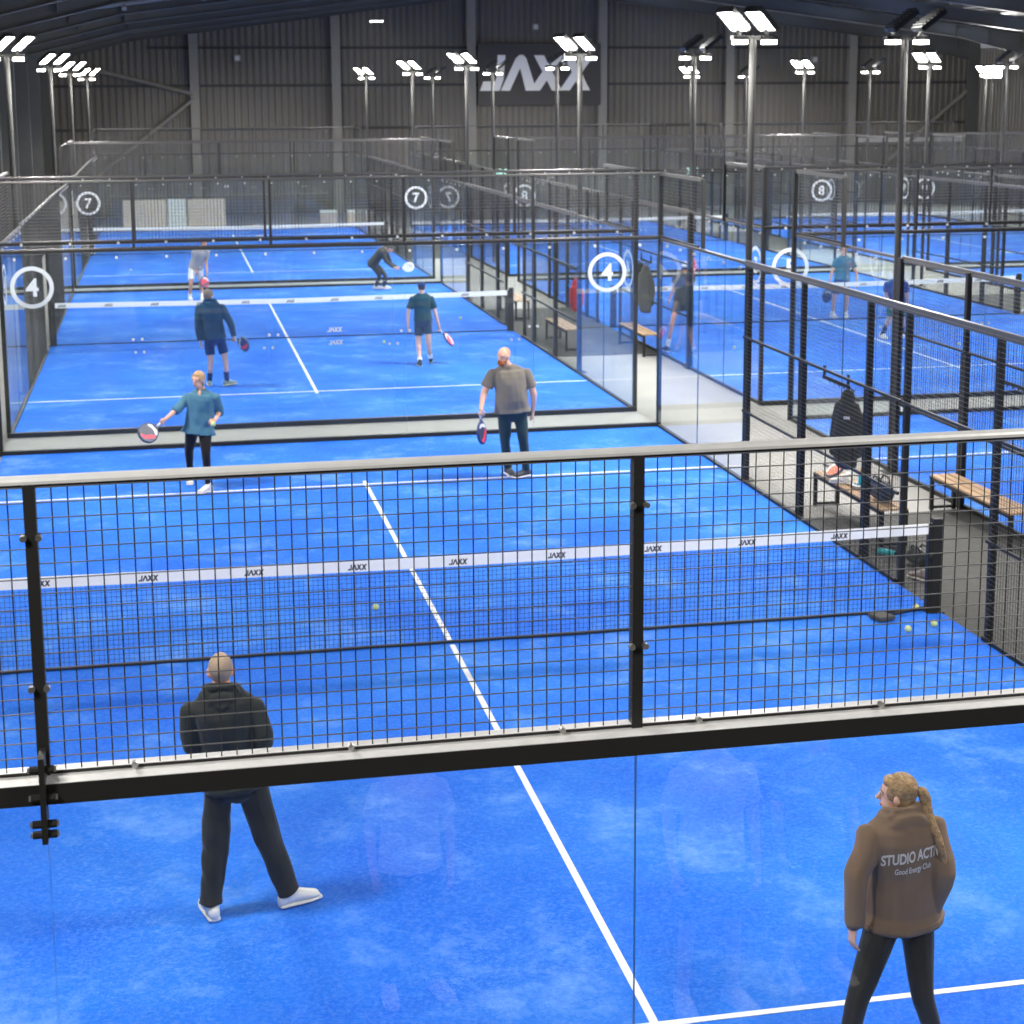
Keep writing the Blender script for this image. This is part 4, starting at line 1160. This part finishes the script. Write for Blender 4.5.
held(gG, 'L', PD['G']['base'], (-.25, -.45, -.75), (.5, -.8, .3), 'coral faced racket held by the person in white shorts', R_PINK, R_DK, R_WH, R_DK, .03)
ch = fabric('charcoal_tracksuit_fabric', (.055, .058, .055), .4)
PD['H']['nod'] = 10
root, body, tp, gH = build_person(PD['H'], 'person in charcoal tracksuit crouching low with a white racket on court 4', SK2,
    dict(kind='tee', mat=ch, ease=.026, hem=-.10, sleeve='long', sw=1.1, fold=.007), dict(kind='trousers', mat=ch, w=.85, ease=.012, fold=.006),
    dict(kind='cap', mat=mat('dark_hair', (.04, .03, .03), .8), cap=fabric('grey_cap_fabric', (.08, .085, .08), .3)), wht, hands=('grip', 'grip'))
held(gH, 'L', PD['H']['base'], (.72, -.3, .12), (.3, -.9, .3), 'white padel racket held by the crouching person', R_WH, R_WH, R_DK, M['board2'], .03)
root, body, tp, gI = build_person(PD['I'], 'person in teal t-shirt and navy shorts facing the camera behind the court 5 net', SK2,
    dict(kind='tee', mat=fabric('teal_green_sports_fabric', (.04, .17, .24), .4), ease=.028, hem=-.10, sleeve='short', fold=.007), dict(kind='shorts', mat=navys, ease=.016, len=.75, fold=.006),
    dict(kind='short', mat=mat('ginger_brown_hair', (.24, .11, .06), .8)), wht, socks=(M['white'], .15), hands=('relax', 'grip'))
held(gI, 'R', PD['I']['base'], (-.18, -.1, -.9), (.3, -.9, 0), 'dark racket hanging from the hand of the person behind the court 5 net', R_NAVY, R_DK, R_DK, R_NAVY, .03)
root, body, tp, gJ = build_person(PD['J'], 'balding person in dark blue t-shirt and green shorts lunging on court 5', SK2,
    dict(kind='tee', mat=fabric('royal_blue_sports_fabric', (.012, .060, .24), .4), ease=.028, hem=-.10, sleeve='short', fold=.007), dict(kind='shorts', mat=fabric('green_shorts_fabric', (.03, .17, .16), .4), ease=.016, len=.75, fold=.006),
    dict(kind='buzz', mat=mat('thin_grey_hair', (.5, .40, .32), .8)), wht, socks=(navys, .6), hands=('relax', 'relax'))
root, body, tp, gK = build_person(PD['K'], 'person in dark grey vest and shorts running beside the fence on court 5', SK3,
    dict(kind='tee', mat=fabric('dark_grey_sports_fabric', (.035, .038, .045), .4), ease=.026, hem=-.08, sleeve='short', sl=.45, fold=.007), dict(kind='shorts', mat=fabric('black_shorts_fabric', (.02, .022, .025), .4), ease=.016, len=.7, fold=.006),
    dict(kind='cap', mat=mat('brown_hair2', (.1, .06, .04), .8), cap=fabric('white_cap_fabric', (.7, .7, .7), .3), peak=-1), (mat('black_trainer2', (.03, .03, .035), .6), mat('white_sole3', (.7, .7, .7), .6)), socks=(M['white'], .25), hands=('relax', 'grip'))
held(gK, 'R', PD['K']['base'], (.1, .3, .9), (.5, -.8, 0), 'coral racket raised by the person running on court 5', R_PINK, R_PINK, R_DK, R_DK, .03)
# the group standing on the floor in front of the glass, seen only as a faint reflection in it
def stander(x, y, label, top, bottom, H=1.78, yaw=-10):
    J = dict(H=H, N=(0, 0, .845*H), P=(0, 0, .53*H), head=(0, .03, .925*H), yaw=yaw, headyaw=yaw, shyaw=yaw, toe=(10+yaw, -12+yaw), girth=1.05, base=(x, y))
    s = .107*H
    for S, k in (('L', -1), ('R', 1)):
        J['sh'+S] = (k*s, 0, .815*H); J['el'+S] = (k*(s+.06), -.02, .645*H); J['wr'+S] = (k*(s+.05), .08, .505*H)
        J['hi'+S] = (k*.052*H, 0, .51*H); J['kn'+S] = (k*.075*H, .01, .285*H); J['an'+S] = (k*.085*H, -.02, .085)
    return build_person(J, label, SK2, top, bottom, dict(kind='short', mat=mat('brown_hair3', (.12, .08, .05), .8)), wht)
wt = fabric('white_cotton', (.78, .78, .78), .4)
stander(-1.3, -13.7, 'person in white t-shirt and navy trousers, reflected in the glass left of the centre line', dict(kind='tee', mat=wt, ease=.03, hem=-.1, sleeve='short'), dict(kind='trousers', mat=navys, ease=.012), 1.62)
stander(.35, -13.2, 'person in white t-shirt and dark shorts, reflected in the glass right of the seam', dict(kind='tee', mat=wt, ease=.03, hem=-.1, sleeve='short'), dict(kind='shorts', mat=ch, ease=.012), 1.8)
stander(1.05, -13.4, 'person in pale blue t-shirt and dark shorts, reflected in the glass beside the brown sweatshirt', dict(kind='tee', mat=fabric('pale_blue_cotton', (.25, .5, .62), .4), ease=.03, hem=-.1, sleeve='short'), dict(kind='shorts', mat=navys, ease=.012), 1.65)
# ------------------------------------------------------------------ loose things
R0 = .0195+.033
for x, y, lab in ((-.58, 1.21, 'yellow ball on the turf beyond the near net, left of the centre line'), (4.42, -.62, 'left ball of the pair nearest the net post'), (4.74, -.52, 'right ball of the pair nearest the net post'), (4.80, .02, 'ball lying at the foot of the near net by the right post')):
    ball(x, y, R0, lab)
for x, y, lab in ((1.94, 20.1, 'yellow ball at the foot of the court 4 net, right of centre'), (4.2, 23.6, 'ball lying near the right side of court 4 beyond its net'), (-3.6, 37.2, 'ball lying on court 7'), (8.9, 17.6, 'ball near the running person on court 5'), (13.6, 17.0, 'ball on the right half of court 5'), (15.5, 17.6, 'ball near the right side fence of court 5')):
    ball(x, y, R0, lab)
# benches
def bench(x, y, L, rz, label):
    r = empty('bench', (x, y, .008), rz, label, 'bench', 'benches in the aisles')
    for q in range(3): MB().box(-L/2, L/2, -.17+q*.12, -.07+q*.12, .43, .455, M['wood']).build('seat_slat', r, bevel=.004)
    fr = MB()
    for s in (-1, 1): fr.box(-L/2, L/2, s*.16-.012, s*.16+.012, .385, .43, M['steel'])
    fr.build('seat_frame', r)
    for s in (-1, 1):
        mb = MB(); u = s*(L/2-.03)
        for t in (-1, 1): mb.box(u-.022, u+.022, t*.15-.022, t*.15+.022, 0, .43, M['steel'])
        mb.box(u-.02, u+.02, -.15, .15, .02, .05, M['steel']); mb.build('leg_frame', r)
bench(5.62, 3.45, 2.1, PI/2, 'timber slat bench with bags on it, beside the nearest court fence')
bench(6.98, 2.95, 2.1, PI/2, 'empty timber slat bench at the right edge, by the far side of the aisle')
bench(5.62, 19.1, 1.9, PI/2, 'dark bench in the aisle beside court 4')
bench(6.96, 18.0, 1.9, PI/2, 'bench under hanging jackets beside the court 5 fence')
bench(5.62, 24.2, 1.9, PI/2, 'bench beside court 4 beyond its net')
# hooks and jackets
def hooks(x, y, z, label, side=1):
    r = empty('hook_rack', (x, y, z), 0, label, 'hook rack', 'hook racks on the fences')
    MB().box(-.01, .01, -.40, .40, -.01, .03, M['steel']).build('plate', r)
    for q in range(6):
        yy = -.36+q*.144; mb = MB(); mb.tube([(.0, yy, .0), (side*.05, yy, -.02), (side*.07, yy, -.06), (side*.09, yy, -.02)], .008, M['steel'], 6); mb.build('hook', r, smooth=True)
    for s in (-1, 1): MB().box(-.012, .012, s*.36-.012, s*.36+.012, .03, .15, M['steel']).build('strap', r)
def jacket(x, y, z, h, w, label, m, logo=None):
    r = empty('hanging_jacket', (x, y, z), .8, label, 'jacket', 'jackets hanging on the fences')
    mb = MB()
    mb.loft([((0, 0, -.02), Vector((0, .03, 0)), Vector((.025, 0, 0))), ((0, 0, -.14), Vector((0, w*.30, 0)), Vector((.06, 0, 0))), ((0, .02, -.30*h), Vector((0, w*.50, 0)), Vector((.085, 0, 0))), ((0, .02, -.62*h), Vector((0, w*.50, 0)), Vector((.09, 0, 0))), ((0, .0, -.95*h), Vector((0, w*.46, 0)), Vector((.08, 0, 0)))], m, 16)
    for s in (-1, 1): limb(mb, [(0, s*w*.3, -.2), (.03, s*w*.52, -.45*h), (.02, s*w*.50, -.82*h)], [.06, .058, .05], m)
    mb.ell((.02, 0, -.10), (.07, 0, 0), (0, .09, 0), (0, 0, .10), m)
    o = remesh(mb.build('jacket_body', r), .012, 2, .016, 7)
    MB().tube([(0, 0, .03), (-.01, .01, .0), (0, 0, -.04)], .006, m, 6).build('hanging_loop', r)
    if logo: MB().box(-.115, -.09, -.07, .0, -.36*h, -.33*h, M['white']).build('printed_logo', r, bevel=.004)
hooks(5.12, 3.05, 1.86, 'black hook rack on the middle fence rail above the bench')
jacket(5.22, 2.93, 1.80, .95, .30, 'black jacket hanging from the hooks above the bench', ch, True)
hooks(7.22, 18.4, 1.8, 'hook rack on the court 5 fence', -1)
jacket(7.16, 18.65, 1.76, .9, .30, 'black jacket hanging on the court 5 fence, farther of two', blk); jacket(7.14, 18.15, 1.76, 1.0, .30, 'black jacket hanging on the court 5 fence, nearer of two', ch)
jacket(5.2, 16.25, 1.72, .62, .20, 'small red jacket hanging on the court 4 fence post', fabric('red_jacket_fabric', (.65, .05, .04), .4))
hooks(7.19, 2.6, 1.8, 'hook rack on the fence at the right edge above the empty bench', 1)
# things on the benches
def bag(x, y, z, L, w, h, rz, label, m):
    r = empty('sports_bag', (x, y, z), rz, label, 'bag')
    mb = MB(); mb.loft([((-L/2+.04, 0, h*.5), Vector((0, w*.46, 0)), Vector((0, 0, h*.44))), ((-L/4, 0, h*.52), Vector((0, w*.5, 0)), Vector((0, 0, h*.5))), ((L/4, 0, h*.5), Vector((0, w*.5, 0)), Vector((0, 0, h*.49))), ((L/2-.04, 0, h*.48), Vector((0, w*.45, 0)), Vector((0, 0, h*.42)))], m, 14)
    remesh(mb.build('bag_body', r), .012, 2, .008, 9)
    for s in (-1, 1): MB().tube([(-.12, s*.05, h*.93), (-.08, s*.06, h*1.18), (.08, s*.06, h*1.18), (.12, s*.05, h*.93)], .011, M_BLACK, 6).build('handle', r, smooth=True)
    MB().tube([(-L*.4, 0, h*.985), (0, 0, h*1.03), (L*.4, 0, h*.95)], .006, M['bolt'], 6).build('zip', r)
bag(5.62, 2.80, .463, .42, .20, .25, PI/2, 'dark holdall on the bench beside the nearest court', fabric('slate_bag_fabric', (.035, .042, .06), .4))
bag(5.55, 1.55, .008, .42, .22, .20, PI/2, 'black bag on the matting under the fence by the near net', blk)
def shoe_pair(x, y, z, rz, label, m, s_):
    for k in (0, 1):
        r = empty('trainer_shoe', (x+.12*k*math.cos(rz), y+.12*k*math.sin(rz), z), 0, label[k], 'shoe', 'loose trainers')
        shoe_mesh(r, Vector((0, 0, .085)), math.degrees(rz)+20*k, m, s_, 1.)
shoe_pair(5.55, 3.72, .463, .9, ('white trainer on the bench, left of the pair', 'white trainer on the bench, right of the pair'), wht[0], wht[1])
shoe_pair(5.35, 1.05, .008, .4, ('grey trainer on the matting by the near net post, left of its pair', 'grey trainer on the matting by the near net post, right of its pair'), mat('grey_trainer', (.25, .22, .21), .6), wht[1])
racket((5.55, 4.38, .565), (.05, -1, .0), (-.6, 0, .8), 'orange and dark racket lying on the bench end', mat('orange_racket_face', (.75, .22, .08), .4), R_DK, R_DK, R_PINK)
racket((5.70, 3.20, .485), (-.05, .9, .0), (.05, 0, 1), 'dark racket lying across the bench slats by the white trainers', R_DK, M['bolt'], R_DK, R_DK)
def bottle(x, y, z, label, m, capm, lying=False):
    r = empty('drink_bottle', (x, y, z), 0, label, 'bottle', 'drink bottles')
    MB().tube([(0, 0, 0), (0, 0, .01), (0, 0, .15), (0, 0, .18), (0, 0, .195)], [.034, .036, .036, .028, .02], m, 16).build('bottle_body', r, smooth=True)
    MB().tube([(0, 0, .195), (0, 0, .235)], .021, capm, 14).build('cap', r)
    if lying: r.rotation_euler = (PI/2, 0, .8)
TEALP = mat('teal_plastic', (.03, .50, .55), .35)
bottle(5.68, 3.52, .463, 'teal bottle with orange cap standing on the bench', TEALP, mat('orange_plastic', (.8, .35, .08), .4))
bottle(5.32, 2.15, .045, 'teal bottle lying on the matting below the bench', TEALP, M_BLACK, True)
# broom by the net post
r = empty('court_broom', (4.40, -.16, .02), .30, 'black court broom lying on the turf by the right net post', 'broom')
MB().tube([(0, 0, .025), (.50, .02, .03)], .014, M_BLACK, 8).build('handle', r, smooth=True)
MB().box(-.16, .03, -.10, .10, .004, .05, M['rubber']).build('brush_head', r, bevel=.012)
# cleaning debris: small box by the gate on the aisle
# ------------------------------------------------------------------ light
def spot(x, y, z, tx, ty, power, size=.5, ang=176, col=(1, .965, .92)):
    l = bpy.data.lights.new('floodlight_beam', 'SPOT'); l.energy = power; l.shadow_soft_size = size; l.spot_size = math.radians(ang); l.spot_blend = .35; l.color = col
    o = bpy.data.objects.new('floodlight_beam', l); COL.objects.link(o); o.location = (x, y, z)
    d = Vector((tx, ty, 0)) - Vector((x, y, z)); o.rotation_euler = d.to_track_quat('-Z', 'Y').to_euler()
PW = 1350
for x, y, f in LAMPS: spot(x+f*.35, y, 5.95, x+f*3.2, y, PW*(.72 if y < -5 else 1))
for x, y, lab in ((-5.5, -12.6, 'added unseen fill lamp behind the near end of the nearest court, left'), (4.2, -12.6, 'added unseen fill lamp behind the near end of the nearest court, right')):  # out-of-view fixtures added to brighten the reflected group and the near court
    r = empty('ceiling_lamp', (x, y, 7.4), 0, lab, 'ceiling lamp', 'small lamps under the roof')
    MB().box(-.3, .3, -.12, .12, 0, .08, M['frame']).build('housing', r); MB().box(-.27, .27, -.1, .1, -.03, -.001, M['lamp2']).build('lens', r)
    MB().tube([(0, 0, .08), (0, 0, zr(x)+.74-7.4)], .012, M['frame'], 6).build('hanger', r)
    spot(x, y+.4, 7.3, x*.2, -14.2, 3300, .2, 52); spot(x, y, 7.3, x*.25, -5.5, 1000, .5, 110)
spot(34.0, 55.5, 6, 26, 48, 1500)
# daylight spill / ceiling bounce: weak world light is closed out by the roof
w = bpy.data.worlds.new('World'); bpy.context.scene.world = w; w.use_nodes = True
w.node_tree.nodes['Background'].inputs[0].default_value = (.5, .55, .6, 1); w.node_tree.nodes['Background'].inputs[1].default_value = .3
# ------------------------------------------------------------------ camera
cd = bpy.data.cameras.new('camera'); cam = bpy.data.objects.new('camera', cd); COL.objects.link(cam)
yaw, pitch, roll = .197, .175, -.006
F_ = Vector((math.sin(yaw)*math.cos(pitch), math.cos(yaw)*math.cos(pitch), -math.sin(pitch))); r_ = Vector((math.cos(yaw), -math.sin(yaw), 0)); u_ = r_.cross(F_)
c, s = math.cos(roll), math.sin(roll); R_ = r_*c+u_*s; U_ = -r_*s+u_*c
mw = Matrix((R_, U_, -F_)).transposed().to_4x4(); mw.translation = Vector((-2.545, -15.446, 5.203)); cam.matrix_world = mw
cd.sensor_width = 36; cd.lens = 1694.8*36/1024; cd.shift_x = (512-504.56)/1024; cd.shift_y = (395.28-512)/1024
cd.clip_start = .1; cd.clip_end = 300
cd.dof.use_dof = True; cd.dof.focus_distance = 8.; cd.dof.aperture_fstop = 5.6
sc = bpy.context.scene; sc.camera = cam
sc.view_settings.view_transform = 'Standard'; sc.view_settings.look = 'None'; sc.view_settings.exposure = .35; sc.view_settings.gamma = 1.
cy = sc.cycles; cy.max_bounces = 10; cy.transparent_max_bounces = 64; cy.glossy_bounces = 4; cy.diffuse_bounces = 3; cy.use_denoising = True; cy.sample_clamp_indirect = 6
